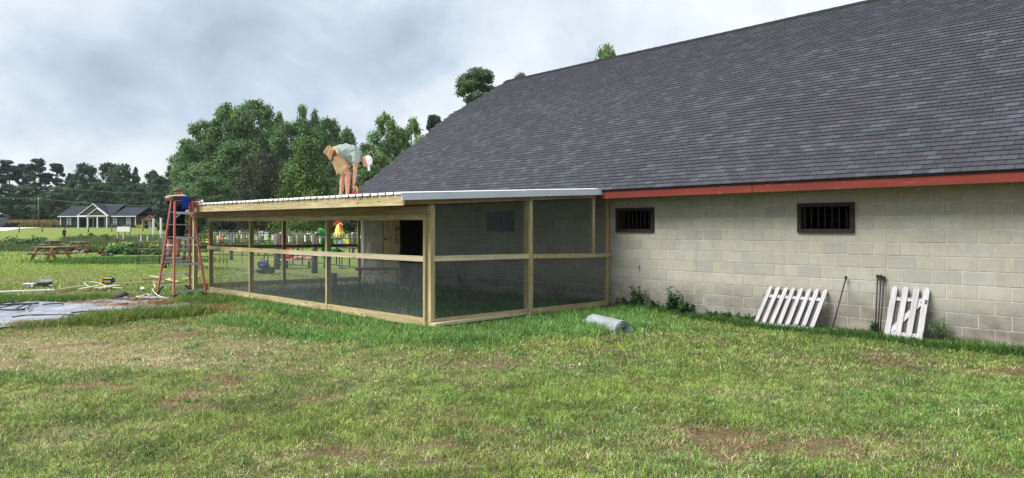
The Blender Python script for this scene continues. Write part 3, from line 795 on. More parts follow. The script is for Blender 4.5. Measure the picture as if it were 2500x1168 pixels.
# fascia in two lengths, flashing in two lengths
part('fascia_board', MB().beam((6.475, 9.27, 2.095+tz(9.3)), (6.475, 14.75, 2.095+tz(14.75)), .036, .178)); part('fascia_board', MB().beam((6.473, 14.752, 2.095+tz(14.75)), (6.473, 19.55, 2.095+tz(19.6)), .036, .175))
def zr(x): return 2.20+(x-6.45)*(2.455-2.20)/(11.38-6.45)
part('flashing', MB().beam((6.44, 9.27, zr(6.44)-.055), (9.2, 9.27, zr(9.2)-.055), .012, .118), 'flash'); part('flashing', MB().beam((9.18, 9.262, zr(9.2)-.054), (11.40, 9.262, zr(11.4)-.06), .010, .120), 'flash')
# ribbed roof sheets
sheet_w, ribs = .90, 4
y = 9.28; i = 0
while y < 19.65:
    y1 = min(y+sheet_w+.03, 19.75); sh = MB(); prof_ = []
    for k_ in range(ribs):
        c0 = y+k_*.225
        prof_ += [(c0, 0), (c0+.085, 0), (c0+.100, .010), (c0+.108, 0.010), (c0+.122, 0), (c0+.185, 0), (c0+.20, .019), (c0+.215, .019)]
    prof_.append((y+.9, 0)); prof_ = [(min(a, y1), h) for a, h in prof_]
    xo = 6.43 - (.012 if i % 2 else 0)
    for (a0, h0), (a1, h1) in zip(prof_, prof_[1:]):
        if a1-a0 < 1e-5: continue
        p0 = Vector((xo, a0, zr(xo)+tz(a0)+h0+.004)); p1 = Vector((xo, a1, zr(xo)+tz(a1)+h1+.004)); e0 = Vector((11.42, a0, zr(11.42)+h0+.004)); e1 = Vector((11.42, a1, zr(11.42)+h1+.004)); dz = Vector((0, 0, -.003))
        sh.poly([p0, e0, e1, p1]); sh.poly([p0+dz, p1+dz, e1+dz, e0+dz]); 
        if h0+h1 > .02 or h0+h1 in (.019,): continue
        sh.poly([p0, p1, p1+Vector((0, 0, -.022-h1)), p0+Vector((0, 0, -.022-h0))])
    sh.v = [v+Vector((0, 0, 0.002*(i % 2))) for v in sh.v]
    part('roof_sheet', sh, 'roofmetal'); y += sheet_w; i += 1
# wire screens
def screen(pts):
    s_ = MB(); c = [Vector(p) for p in pts]; s_.poly(c, [(0, 0)]*4); return s_
def two(pts):
    p = part('wire_screen', screen(pts), 'screen'); return p
two([(7.18, 9.468, .14), (9.41, 9.468, .14), (9.41, 9.468, 1.10), (7.18, 9.468, 1.10)]); two([(9.51, 9.468, .135), (11.80, 9.468, .125), (11.80, 9.468, 1.05), (9.51, 9.468, 1.09)])
two([(7.18, 9.468, 1.18), (9.42, 9.468, 1.17), (9.42, 9.468, 2.18), (7.18, 9.468, 2.06)]); two([(9.51, 9.468, 1.16), (11.80, 9.468, 1.12), (11.80, 9.468, 2.34), (9.51, 9.468, 2.185)])
ysq = [9.53, 12.76, 12.82, 16.25, 16.31, 18.63]
for a, b_ in ((9.53, 12.77), (12.80, 16.26), (16.29, 18.64)):
    two([(AB(a)+.004, a, .14), (AB(b_)+.004, b_, .14), (AB(b_)+.004, b_, 1.11), (AB(a)+.004, a, 1.10)])
# back screens, lower half

# ================================================================== GRASS BLADES
def blades(x, y, z, h, w, col, rs, lean=.5, seg=2):
    n = len(x); az = rs.rand(n)*2*math.pi; la = rs.rand(n)*2*math.pi; ln = lean*(.2+rs.rand(n))
    bx, by = np.cos(az)*w/2, np.sin(az)*w/2; tx = x+np.cos(la)*h*ln; ty = y+np.sin(la)*h*ln
    tzv = z+h*np.sqrt(np.clip(1-(ln*.7)**2, .1, 1))
    if seg == 1:
        V = np.empty((n, 3, 3)); V[:, 0] = np.stack([x-bx, y-by, z], 1); V[:, 1] = np.stack([x+bx, y+by, z], 1); V[:, 2] = np.stack([tx, ty, tzv], 1)
        Fc = np.arange(3*n).reshape(n, 3); k = 3
    else:
        V = np.empty((n, 5, 3)); mx = x+np.cos(la)*h*ln*.35; my = y+np.sin(la)*h*ln*.35; mz = z+(tzv-z)*.6
        V[:, 0] = np.stack([x-bx, y-by, z], 1); V[:, 1] = np.stack([x+bx, y+by, z], 1)
        V[:, 2] = np.stack([mx+bx*.8, my+by*.8, mz], 1); V[:, 3] = np.stack([mx-bx*.8, my-by*.8, mz], 1); V[:, 4] = np.stack([tx, ty, tzv], 1)
        b0 = np.arange(n)*5; Fc = np.concatenate([np.stack([b0, b0+1, b0+2], 1), np.stack([b0, b0+2, b0+3], 1), np.stack([b0+3, b0+2, b0+4], 1)]); k = 5
    return V.reshape(-1, 3), Fc, np.repeat(col, k, axis=0)
def scatter(d0, d1, n, rs, lim=.80, lim_l=None):
    d = np.sqrt(d0*d0+(d1*d1-d0*d0)*rs.rand(n)); s = (rs.rand(n)*2-1)*lim*d
    return s*CA+d*SA, -s*SA+d*CA
def grass_zone(name, d0, d1, n, hmul, wid, seg, seed):
    rs = np.random.RandomState(seed); x, y = scatter(d0, d1, n, rs)
    keep = ~in_poly(x, y, _tp) & (x < 11.9)
    inr = in_run(x, y); keep &= ~(inr & (rs.rand(n) < np.where(y > 15.3, .85, .35)))
    x, y = x[keep], y[keep]; col, dry, th, br, L_ = grass_cols(x, y, rs); keep = rs.rand(len(x)) > .72*br + .15*(fbm(x*5, y*5, 2) < .3)
    x, y, col, dry, th, br, L_ = (a[keep] for a in (x, y, col, dry, th, br, L_)); m_ = len(x)
    cl = fbm(x*6+4, y*6, 2)
    h = (.022+.042*rs.rand(m_))*(.22+1.6*cl)*(1-.35*th) + L_*(.05+.075*rs.rand(m_))*(.5+.9*cl) + wallstrip(x, y)*.06*rs.rand(m_)
    h = np.where(rs.rand(m_) < .015, h*1.8, h); h *= hmul; h *= np.where(dry, .75, 1)
    nr = sstep(8.75, 9.2, y)*sstep(6.9, 7.1, x)*(x < 12)*(y < 9.6); nl = sstep(6.45, 6.8, x)*(x < 7.15)*(y > 9.4)*(y < 19.8); h *= 1-.62*np.maximum(nr, nl)
    w = wid*(.6+.8*rs.rand(m_))*(1+.5*L_); lean = np.where(dry, 1.7, 1.05)
    V, Fc, T = blades(x, y, ground_z(x, y)+micro_z(x, y)-.012, h, w, col, rs, lean, seg)
    tag(obj_np(name, V, Fc, M['blade'], T), 'short mixed green and straw coloured grass of the mown lawn', kind='stuff')
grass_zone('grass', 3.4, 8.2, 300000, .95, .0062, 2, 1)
grass_zone('grass', 8.2, 15.5, 250000, 1.0, .0095, 2, 2)
grass_zone('grass', 15.5, 38, 190000, 1.15, .024, 1, 3)
grass_zone('grass', 38, 100, 90000, 2.6, .08, 1, 4)

def tall(name, label, region, n, h0, h1, w, cols, seed, lean=.5, seg=2, hf=None, z=None, kind='stuff'):
    rs = np.random.RandomState(seed); x, y = region(n, rs); m_ = len(x)
    c = np.array(cols)[rs.randint(len(cols), size=m_)]*(.7+.6*rs.rand(m_))[:, None]
    h = h0+(h1-h0)*rs.rand(m_)
    if hf is not None: h = h*hf(x, y)
    zz = ground_z(x, y)+micro_z(x, y)-.02
    V, Fc, T = blades(x, y, zz, h, w*(.6+.8*rs.rand(m_)), c, rs, lean, seg)
    o = obj_np(name, V, Fc, M['blade'], np.clip(T, 0, 1)); return tag(o, label, kind=kind)
def along(pts, spread):
    P_ = np.array([tuple(G(a, b).xy) for a, b in pts])
    seg = np.linalg.norm(P_[1:]-P_[:-1], axis=1); cs = np.concatenate([[0], np.cumsum(seg)])
    def f(n, rs):
        t = rs.rand(n)*cs[-1]; x = np.interp(t, cs, P_[:, 0]); y = np.interp(t, cs, P_[:, 1])
        return x+rs.normal(size=n)*spread, y+rs.normal(size=n)*spread
    return f
gr = [(.10, .20, .035), (.13, .24, .045), (.07, .16, .03), (.20, .25, .07)]
tall('grass', 'ragged grass fringe along the near edge of the silver sheet', along([(40, 800), (90, 800), (190, 788)], .14), 3200, .05, .16, .011, gr+[(.3, .24, .14)]*3, 21, .8)
tall('grass', 'thick green tuft of grass at the near edge of the silver sheet', along([(215, 792), (300, 780), (400, 772), (470, 765)], .20), 9000, .10, .27, .012, gr+[(.33, .3, .08)], 22, .9)
tall('grass', 'long grass on the bank behind the silver sheet', along([(-40, 738), (60, 737), (140, 738), (205, 736), (262, 731)], .16), 12000, .06, .20, .012, gr, 23, .8)
tall('grass', 'long grass against the sill boards of the run', along([(520, 722), (620, 738), (800, 770), (930, 795)], .10), 5000, .04, .14, .010, gr, 24, .8)
tall('grass', 'grass round the foot of the ladder', along([(440, 742), (510, 735), (560, 740)], .25), 4500, .06, .20, .012, gr, 25, .8)
tall('grass', 'clover and grass below the loose board', along([(1060, 818), (1200, 800), (1330, 785), (1480, 762)], .16), 6500, .05, .13, .012, [(.075, .2, .03), (.11, .25, .04)], 26, 1.0)
tall('grass', 'dark grass along the foot of the block wall', along([(1500, 752), (1700, 776), (1860, 800), (2100, 822), (2300, 850), (2520, 868)], .10), 9000, .05, .16, .010, [(.045, .11, .022), (.07, .15, .03)], 27, .9)
def rosettes(n, rs):                         # broadleaf lawn weeds in small rosettes
    k = 110; d = np.sqrt(3.8**2+(12.5**2-3.8**2)*rs.rand(k)); s = (rs.rand(k)*2-1)*.75*d; i = rs.randint(k, size=n); a = rs.rand(n)*6.28; r = .09*np.sqrt(rs.rand(n))
    x = s[i]*CA+d[i]*SA+np.cos(a)*r; y = -s[i]*SA+d[i]*CA+np.sin(a)*r; ok = (x < 11.5) & ~in_run(x, y) & ~in_poly(x, y, _tp); return x[ok], y[ok]
tall('lawn_weeds', 'broadleaf weed rosettes scattered through the near lawn', rosettes, 3600, .035, .075, .017, [(.10, .24, .06), (.14, .28, .08), (.08, .19, .07)], 35, 1.4)
# low green mound in the back lawn and the weedy garden edge
tall('grass', 'low overgrown grass mound in the back lawn', lambda n, rs: (lambda c: (c[0]+0, c[1]))((lambda s, d: (s*CA+d*SA, -s*SA+d*CA))(side(*G(315, 640).xy)+rs.normal(size=n)*1.5, depth(*G(315, 640).xy)+rs.normal(size=n)*.9)), 14000, .12, .34, .03, [(.07, .16, .035), (.10, .21, .04)], 28, .9)
def band(px0, px1, d0, d1):
    def f(n, rs):
        d = d0+(d1-d0)*rs.rand(n); s = ((px0+(px1-px0)*rs.rand(n))-CX)/F*d; return s*CA+d*SA, -s*SA+d*CA
    return f
tall('tall_grass', 'knee high seeding grass beyond the picnic tables', band(150, 420, 66, 96), 26000, .45, 1.15, .05, [(.10, .17, .05), (.14, .20, .06), (.20, .20, .09), (.07, .13, .04)], 31, .35, 1, lambda x, y: .35+1.1*fbm(x*.25, y*.25, 3))
tall('tall_grass', 'rough green grass of the flower plot beyond the gate', band(100, 505, 50, 64), 26000, .15, .5, .05, [(.10, .20, .04), (.13, .24, .05), (.07, .14, .03)], 32, .5, 1, lambda x, y: .3+1.2*fbm(x*.3+7, y*.3, 3))
tall('tall_grass', 'weedy grass at the left edge of the garden', band(-60, 150, 52, 68), 18000, .2, .7, .05, [(.09, .17, .04), (.13, .2, .06), (.2, .14, .08)], 33, .5, 1, lambda x, y: .4+1.2*fbm(x*.3+2, y*.3, 3))
tall('tall_grass', 'rough grass between the flower rows behind the run', band(505, 900, 60, 84), 22000, .15, .5, .05, [(.10, .20, .04), (.13, .24, .05), (.07, .14, .03)], 34, .5, 1, lambda x, y: .3+1.2*fbm(x*.3+7, y*.3, 3))
# straw strewn over the sheet and the lawn
def straw(px, py, sx, sd, n, seed, z0=.03):
    rs = np.random.RandomState(seed); c = G(px, py); s = side(c.x, c.y)+rs.normal(size=n)*sx; d = depth(c.x, c.y)+rs.normal(size=n)*sd
    x, y = s*CA+d*SA, -s*SA+d*CA; a = rs.rand(n)*math.pi; L_ = .05+.12*rs.rand(n); w = .006
    z = lzv(x, y)+z0+.04*np.exp(-((s-side(c.x, c.y))**2/sx**2+(d-depth(c.x, c.y))**2/sd**2))*rs.rand(n)
    dx, dy = np.cos(a)*L_/2, np.sin(a)*L_/2; ox, oy = -np.sin(a)*w/2, np.cos(a)*w/2; tz_ = (rs.rand(n)-.5)*.03
    V = np.empty((n, 4, 3)); V[:, 0] = np.stack([x-dx-ox, y-dy-oy, z-tz_], 1); V[:, 1] = np.stack([x+dx-ox, y+dy-oy, z+tz_], 1); V[:, 2] = np.stack([x+dx+ox, y+dy+oy, z+tz_+.003], 1); V[:, 3] = np.stack([x-dx+ox, y-dy+oy, z-tz_+.003], 1)
    c_ = np.array([(.42, .26, .12), (.30, .17, .08), (.50, .36, .20), (.22, .12, .06)])[rs.randint(4, size=n)]*(.7+.6*rs.rand(n))[:, None]
    return V.reshape(-1, 3), np.arange(4*n).reshape(n, 4), np.repeat(np.clip(c_, 0, 1), 4, axis=0)
def lzv(x, y): return ground_z(x, y)+micro_z(x, y)
V, Fc, T = merge([straw(485, 753, .34, .22, 3800, 1, .0), straw(405, 744, .30, .18, 1100, 2, .05), straw(335, 736, .40, .14, 1100, 3, .05), straw(300, 750, .32, .16, 500, 4, .05), straw(215, 744, .35, .08, 350, 5, .05), straw(520, 748, .55, .35, 1300, 6, .0), straw(160, 792, .5, .12, 500, 7, .05), straw(1090, 812, .3, .08, 500, 8, 0), straw(975, 806, .2, .06, 250, 9, 0)])
tag(obj_np('straw', V, Fc, M['straw'], T), 'brown straw strewn over the sheet and around the ladder', kind='stuff')

# ================================================================== SILVER SHEET
ns, nd = 90, 40
s0, s1 = side(*_tp[0]), side(*_tp[8]); V = []
xs = _tp[:, 0]; ys_ = _tp[:, 1]
X, Y = np.meshgrid(np.linspace(xs.min()-.05, xs.max()+.05, 110), np.linspace(ys_.min()-.05, ys_.max()+.05, 110), indexing='ij'); X, Y = X.ravel(), Y.ravel()
a_ = np.array([math.cos(.8), math.sin(.8)])
wr = .05*fbm(X*1.2+Y*.5, Y*3.2, 3)+.035*np.abs(fbm(X*3+1, Y*6, 3)-.5)
Z = lzv(X, Y)+.004+wr
ins = in_poly(X, Y, _tp); n_ = 110; ii = np.arange(n_-1); I, J2 = np.meshgrid(ii, ii, indexing='ij'); I = I.ravel(); J2 = J2.ravel()
Fq = np.stack([I*n_+J2, (I+1)*n_+J2, (I+1)*n_+J2+1, I*n_+J2+1], 1); ok = ins[Fq].all(1); Fq = Fq[ok]
u_, inv = np.unique(Fq, return_inverse=True); Vt = np.stack([X, Y, Z], 1)[u_]; Fq = inv.reshape(Fq.shape)
nv = len(Vt)
Vt2 = Vt-np.array([0, 0, .004]); tp_o = obj_np('plastic_sheet', np.concatenate([Vt, Vt2]), np.concatenate([Fq, Fq[:, ::-1]+nv]), M['tarp'], None, smooth=True)
tag(tp_o, 'crumpled silver grey plastic sheet on the lawn left of the ladder', 'plastic sheet')
c0, c1, c2_ = G(262, 738), G(300, 726), G(345, 731)
hm = MB(); hm.tube([c0+Vector((0, 0, .05)), (c0+c1)/2+Vector((0, 0, .10)), c1+Vector((0, 0, .12)), (c1+c2_)/2+Vector((0, 0, .10)), c2_+Vector((0, 0, .03))], [.02, .07, .10, .08, .02], 14)
hm.v = [Vector((v.x+.02*math.sin(v.z*90+v.y*9), v.y, max(v.z*.62, 0.01)+.012*math.sin(v.x*37)*math.sin(v.y*29))) for v in hm.v]
tag(hm.build('plastic_bundle', M['black']), 'rolled up hump of black plastic at the back edge of the silver sheet', 'plastic bundle')
def hose(name, label, cat, pts, r, mat, group=None, z=.05, n=8):
    P_ = [G(*p[:2]) + Vector((0, 0, z+(p[2] if len(p) > 2 else 0))) for p in pts]
    Q = []                                  # Catmull-Rom through the points
    E_ = [P_[0]]+P_+[P_[-1]]
    for i in range(1, len(E_)-2):
        for t in np.linspace(0, 1, 7)[:-1]:
            a, b_, c, d = E_[i-1], E_[i], E_[i+1], E_[i+2]
            Q.append(.5*((2*b_)+(c-a)*t+(2*a-5*b_+4*c-d)*t*t+(3*b_-a-3*c+d)*t**3))
    Q.append(P_[-1]); mb = MB(); mb.tube(Q, r, n)
    c0 = P_[0].copy(); c0.z = 0; mb.v = [v-c0 for v in mb.v]; o = mb.build(name, M[mat]); o.location = c0; return tag(o, label, cat, group)
gp = 'black pipes lying on the silver sheet'
hose('drip_pipe', 'black pipe bent into a corner at the left end of the silver sheet', 'pipe', [(-30, 753), (12, 748), (36, 744), (42, 751)], .016, 'black', gp, .075)
hose('drip_pipe', 'longest straight black pipe across the left end of the silver sheet', 'pipe', [(-30, 756), (30, 753), (94, 750)], .018, 'black', gp, .08)
hose('drip_pipe', 'black pipe with a hooked end pointing at the camera on the silver sheet', 'pipe', [(42, 766), (62, 757), (95, 751.5), (80, 754), (70, 762), (70, 768)], .014, 'black', gp, .10)
hose('drip_pipe', 'nearest black pipe running off the left end of the silver sheet', 'pipe', [(-30, 763), (0, 766), (42, 767), (60, 765)], .018, 'black', gp, .08)
hose('drip_pipe', 'short slanting black pipe crossing two others on the silver sheet', 'pipe', [(0, 764), (25, 759), (52, 754)], .013, 'black', gp, .10)
hose('drip_pipe', 'thin black pipe alone near the back edge of the silver sheet', 'pipe', [(105, 752), (130, 750), (152, 749.5), (153, 752)], .012, 'black', gp, .07)
hose('drip_pipe', 'thin black pipe half under the middle of the silver sheet', 'pipe', [(175, 773), (205, 770), (240, 768), (252, 771)], .013, 'black', gp, .07)
hose('drip_pipe', 'black pipe sunk in the near grass edge of the silver sheet', 'pipe', [(30, 781), (60, 777), (110, 775), (180, 775)], .016, 'black', gp, .045)
hose('extension_cord', 'pale green cord looping over the cut boards on the lawn', 'cord', [(222, 708), (206, 697, .02), (215, 692.5), (232, 693), (250, 699), (268, 706), (300, 708)], .011, 'cord', None, .045, 6)
hose('extension_cord', 'pale cord snaking from the cut boards round the ladder feet', 'cord', [(384, 694), (376, 698), (379, 706), (373, 712), (380, 722), (392, 730), (408, 734), (425, 732)], .011, 'cord', None, .05, 6)
hose('extension_cord', 'pale cord with a kink over the black plastic hump', 'cord', [(326, 727), (338, 732), (345, 731), (352, 726), (360, 724), (366, 728), (372, 723)], .011, 'cord', None, .06, 6)
hose('extension_cord', 'pale cord lying on the grass behind the screened run', 'cord', [(545, 679), (570, 676), (600, 671), (618, 662)], .012, 'cord', None, .05, 6)

# ================================================================== LOOSE LUMBER AND TOOLS ON THE LAWN
def board(name, label, a, b, w=.09, h=.02, mat='fresh', group=None, z=.035, cat='board'):
    a = G(*a); b = G(*b); c = (a+b)/2; c.z = 0
    a.z = z+h/2+.01; b.z = z+h/2
    mb = MB(); mb.beam(a-c, b-c, w, h); o = mb.build(name, M[mat]); o.location = c; return tag(o, label, cat, group)
board('trim_board', 'long white trim board lying in the grass at the left edge', (-80, 724.5), (133, 715), .12, .03, 'white', z=.06)
board('cut_board', 'pale narrow strip between the white trim board and the cord loop', (143, 713.5), (207, 702), .05, .02, z=.045)
board('cut_board', 'pale board under the cord loop', (194, 712), (243, 702), .09, .02, z=.045)
board('cut_board', 'pale board just right of the cord loop', (231, 710), (283, 701), .09, .02, z=.045)
board('cut_board', 'lower pale board crossing below the one right of the cord loop', (243, 711.5), (294, 702.5), .08, .02, z=.055)
board('cut_board', 'long thin pale board below the yellow toolbox', (277, 697.5), (351, 694), .06, .02, z=.045)
board('lumber_piece', 'thick tan board on top of the offcuts left of the ladder', (343, 689), (408, 686), .12, .05, 'lumber', z=.05)
board('cut_board', 'slanting offcut pointing away behind the ladder', (366, 678), (420, 686), .07, .02, z=.04)
board('cut_board', 'short flat offcut in front of the thick tan board', (374, 693), (402, 691.5), .12, .02, z=.04)
board('cut_board', 'offcut lying between the ladder legs', (405, 687), (436, 692), .07, .02, z=.04)
board('cut_board', 'offcut behind the right ladder legs', (446, 686.5), (486, 677), .06, .02, z=.04)
board('stick', 'thin tan stick lying alone in the lawn behind the boards', (160, 698.5), (182, 695.5), .02, .015, 'weathered', z=.03, cat='stick')
board('loose_board', 'long loose board lying against the sill of the right side wall', (1056, 803), (1300, 769), .13, .045, 'fresh', z=.03)
board('loose_board', 'thinner loose board reaching past the middle post', (1130, 787), (1362, 760), .09, .035, 'fresh', z=.03)
hose('hose', 'grey hose coiled on the ground inside the near corner of the run', 'hose', [(1043, 765), (1020, 772), (1012, 780), (985, 775), (978, 770), (992, 768), (986, 763), (974, 760)], .016, 'hose', None, .06, 8)
# white cup
c = G(346, 711); cu = MB(); cu.tube([(0, 0, .02), (0, 0, .11)], [.038, .048], 12); o = cu.build('cup', M['cup']); o.location = c; o.rotation_euler = (math.radians(35), 0, 0); tag(o, 'white plastic cup in the grass left of the ladder', 'cup')
# yellow and black jobsite radio / toolbox
c = G(263, 695); t_ = thing('toolbox', 'yellow and black jobsite toolbox on the lawn left of the ladder', 'toolbox', c, -A+.12)
b_ = MB(); b_.prism([(-.155, -.09, .03), (.155, -.09, .03), (.17, -.09, .08), (.155, -.09, .165), (.12, -.09, .19), (-.12, -.09, .19), (-.155, -.09, .165), (-.17, -.09, .08)], (0, .19, 0)); b_.build('body', M['black'], t_)
b_ = MB(); b_.prism([(-.185, -.10, .04), (-.12, -.10, .04), (-.105, -.10, .15), (-.13, -.10, .18), (-.17, -.10, .165), (-.19, -.10, .1)], (0, .21, 0)); b_.build('end_guard', M['toolyellow'], t_)
b_ = MB(); b_.box(-.12, .13, -.095, .095, .176, .194); b_.build('lid_band', M['toolyellow'], t_)
b_ = MB(); b_.tube([(-.14, 0, .18), (-.10, 0, .225), (.10, 0, .225), (.15, 0, .18)], .013, 8); b_.build('handle', M['black'], t_)
b_ = MB(); b_.box(-.075, .12, -.098, -.09, .06, .125); pn = b_.build('name_panel', M['grey'], t_)
fc = bpy.data.curves.new('lettering_curve', 'FONT'); fc.body = 'DEWALT'; fc.size = .052; fc.extrude = .001; fc.align_x = 'CENTER'
tmp = bpy.data.objects.new('tmp', fc); C.objects.link(tmp); lme = bpy.data.meshes.new_from_object(tmp.evaluated_get(bpy.context.evaluated_depsgraph_get())); bpy.data.objects.remove(tmp); lo = bpy.data.objects.new('lettering', lme); C.objects.link(lo); lo.parent = t_; lo.location = (.022, -.0995, .075); lo.rotation_euler = (math.radians(90), 0, 0); lme.materials.clear(); lme.materials.append(M['cup'])
# black tool case, open
c = G(109, 700); t_ = thing('tool_case', 'black plastic tool case lying open on the lawn', 'tool case', c, -A-.1)
b_ = MB(); b_.prism([(-.21, -.13, .02), (.17, -.13, .02), (.20, -.13, .06), (.16, -.13, .12), (-.17, -.13, .115), (-.24, -.13, .07)], (0, .2, 0)); b_.build('body', M['black'], t_)
b_ = MB(); b_.beam((-.02, .07, .15), (-.02, .12, .17), .38, .03, up=(0, 0, 1)); b_.box(-.2, .18, -.12, .08, .125, .14); b_.build('lid', M['grey'], t_)
b_ = MB(); b_.tube([(-.2, -.14, .04), (-.1, -.15, .035), (0, -.14, .05), (.12, -.15, .03)], .012, 6); b_.build('handle', M['blackiron'], t_)
c = G(123, 700.5); b_ = MB(); b_.box(-.06, .06, -.03, .03, .03, .055); o = b_.build('offcut', M['white']); o.location = c; o.rotation_euler = (0, 0, -A); tag(o, 'small white offcut beside the black tool case', 'offcut')
c = G(73, 702); t_ = thing('carton', 'small white and grey carton left of the black tool case', 'carton', c, -A)
b_ = MB(); b_.box(-.14, .13, -.08, .08, .02, .09); b_.build('box_body', M['grey'], t_)
b_ = MB(); b_.box(-.15, .14, -.09, .09, .09, .115); b_.box(.10, .14, -.095, -.08, .02, .09); b_.build('lid', M['white'], t_)

# ================================================================== THINGS AGAINST THE BLOCK WALL
def pickets(name, label, cat, y0, y1, n, xb, zt, Lp, pw, rails, brace=False):
    # leaning frame: local z runs up the pickets, local y along the wall
    lean = math.asin((XW-.03-xb)/Lp)
    t_ = thing(name, label, cat, (xb, y0, .01), 0); t_.rotation_euler = (0, lean, 0)
    for i in range(n):
        y = (y1-y0)*i/(n-1)
        m_ = MB(); k = 8; w = pw
        pts = [(0, y-w/2, 0), (0, y+w/2, 0), (0, y+w/2, Lp-.04), (0, y+w*.33, Lp-.010), (0, y, Lp), (0, y-w*.33, Lp-.010), (0, y-w/2, Lp-.04)]
        m_.prism(pts, (.018, 0, 0)); m_.uv = [(v.z+i*1.7, v.y) for f in m_.f for v in (m_.v[j] for j in f)]
        o = m_.build('picket', M['picket'], t_)
        o.rotation_euler = ((-.012+.008*(i % 3)), 0, 0)
    yy0, yy1 = min(y0, y1)-y0-.02, max(y0, y1)-y0+.02
    for z_ in rails: m_ = MB(); m_.beam((.030, yy0, z_), (.030, yy1, z_), .022, .06, up=(0, 0, 1)); m_.build('rail', M['picket'], t_)
    s_ = MB(); s_.poly([(.045, yy0+.03, .06), (.045, yy1-.03, .06), (.045, yy1-.03, rails[-1]), (.045, yy0+.03, rails[-1])]); s_.build('mesh_backing', M['chickenwire_shaded'], t_)
    return t_, (yy0, yy1)
tp, ex = pickets('picket_fence_panel', 'low whitewashed fence panel of eight pickets leaning on the block wall', 'fence panel', 5.88, 4.93, 8, 11.27, .63, .865, .068, [.05, .66])
for y_, s_ in ((ex[0]-.02, -1), (ex[1]+.02, 1)):
    m_ = MB(); m_.tube([(.03, y_+.02*s_*-1, .66), (.02, y_+.02*s_, .665), (.0, y_+.035*s_, .65), (.01, y_+.02*s_, .635)], .006, 6); m_.build('hook', M['blackiron'], tp)
tg, ex = pickets('picket_gate', 'small whitewashed picket gate with four pickets and a diagonal brace', 'gate', 3.865, 3.42, 4, 11.47, .735, .84, .082, [.07, .64])
m_ = MB(); m_.beam((.030, ex[1]-.05, .10), (.030, ex[0]+.09, .60), .075, .02, up=(1, 0, 0)); m_.build('brace', M['picket'], tg)
m_ = MB(); m_.box(-.012, .0, -.47, -.44, .575, .64); m_.build('latch', M['blackiron'], tg)
m_ = MB(); m_.box(.02, .05, ex[1]-.02, ex[1]+.05, .62, .66); m_.build('hinge', M['blackiron'], tg)
def pole(x0, y0, x1, y1, z1, label, group='black poles with knobs leaning on the wall'):
    t_ = thing('garden_pole', label, 'pole', (x0, y0, 0), 0, group)
    m_ = MB(); m_.tube([(0, 0, 0), (x1-x0, y1-y0, z1)], .011, 8); m_.build('shaft', M['blackiron'], t_)
    m_ = MB(); m_.ell((x1-x0, y1-y0, z1+.012), (.026, .026, .022)); m_.tube([(x1-x0, y1-y0, z1-.03), (x1-x0, y1-y0, z1-.012)], .019, 10); m_.build('knob', M['blackiron'], t_)
pole(11.42, 4.66, 11.84, 4.60, .84, 'single black pole with a knob leaning between fence panel and gate', None)
pole(11.50, 4.035, 11.86, 4.125, .885, 'left one of the three black poles beside the picket gate')
pole(11.50, 4.00, 11.86, 4.075, .885, 'middle one of the three black poles beside the picket gate')
pole(11.49, 3.965, 11.86, 4.03, .865, 'lowest and rightmost of the three black poles beside the picket gate')
# roll of wire screen
a, b_ = G(1449, 798)+Vector((0, 0, .125)), G(1523, 817)+Vector((0, 0, .125)); c = (a+b_)/2; ax_ = (b_-a).normalized(); sd_ = ax_.cross(Vector((0, 0, 1))).normalized(); up_ = Vector((0, 0, 1))
t_ = thing('screen_roll', 'roll of grey wire screen lying on the grass by the run', 'roll of screen', Vector((c.x, c.y, 0)))
m_ = MB(); prev = None
for k_ in range(56):
    th = 2*math.pi*k_/18; r = .172-.0022*k_
    p = sd_*math.cos(th)*r+up_*math.sin(th)*r*.94+up_*.0
    if k_ == 0: flap = p
    if prev is not None: m_.poly([a-c-Vector((0, 0, .125))+Vector((0, 0, 0))+prev, b_-c-Vector((0, 0, .125))+prev, b_-c-Vector((0, 0, .125))+p, a-c-Vector((0, 0, .125))+p], smooth=True)
    prev = p
m_.v = [v+Vector((0, 0, .185)) for v in m_.v]
o = m_.build('rolled_screen', M['roll'], t_); o.location = (0, 0, 0)
c = G(1576, 794); m_ = MB(); m_.prism([(-.08, 0, .03), (-.02, .03, .05), (.09, .02, .04), (.07, -.03, .03)], (0, 0, .01)); o = m_.build('screen_scrap', M['flash']); o.location = c; tag(o, 'small pale scrap on the grass right of the screen roll', 'scrap')

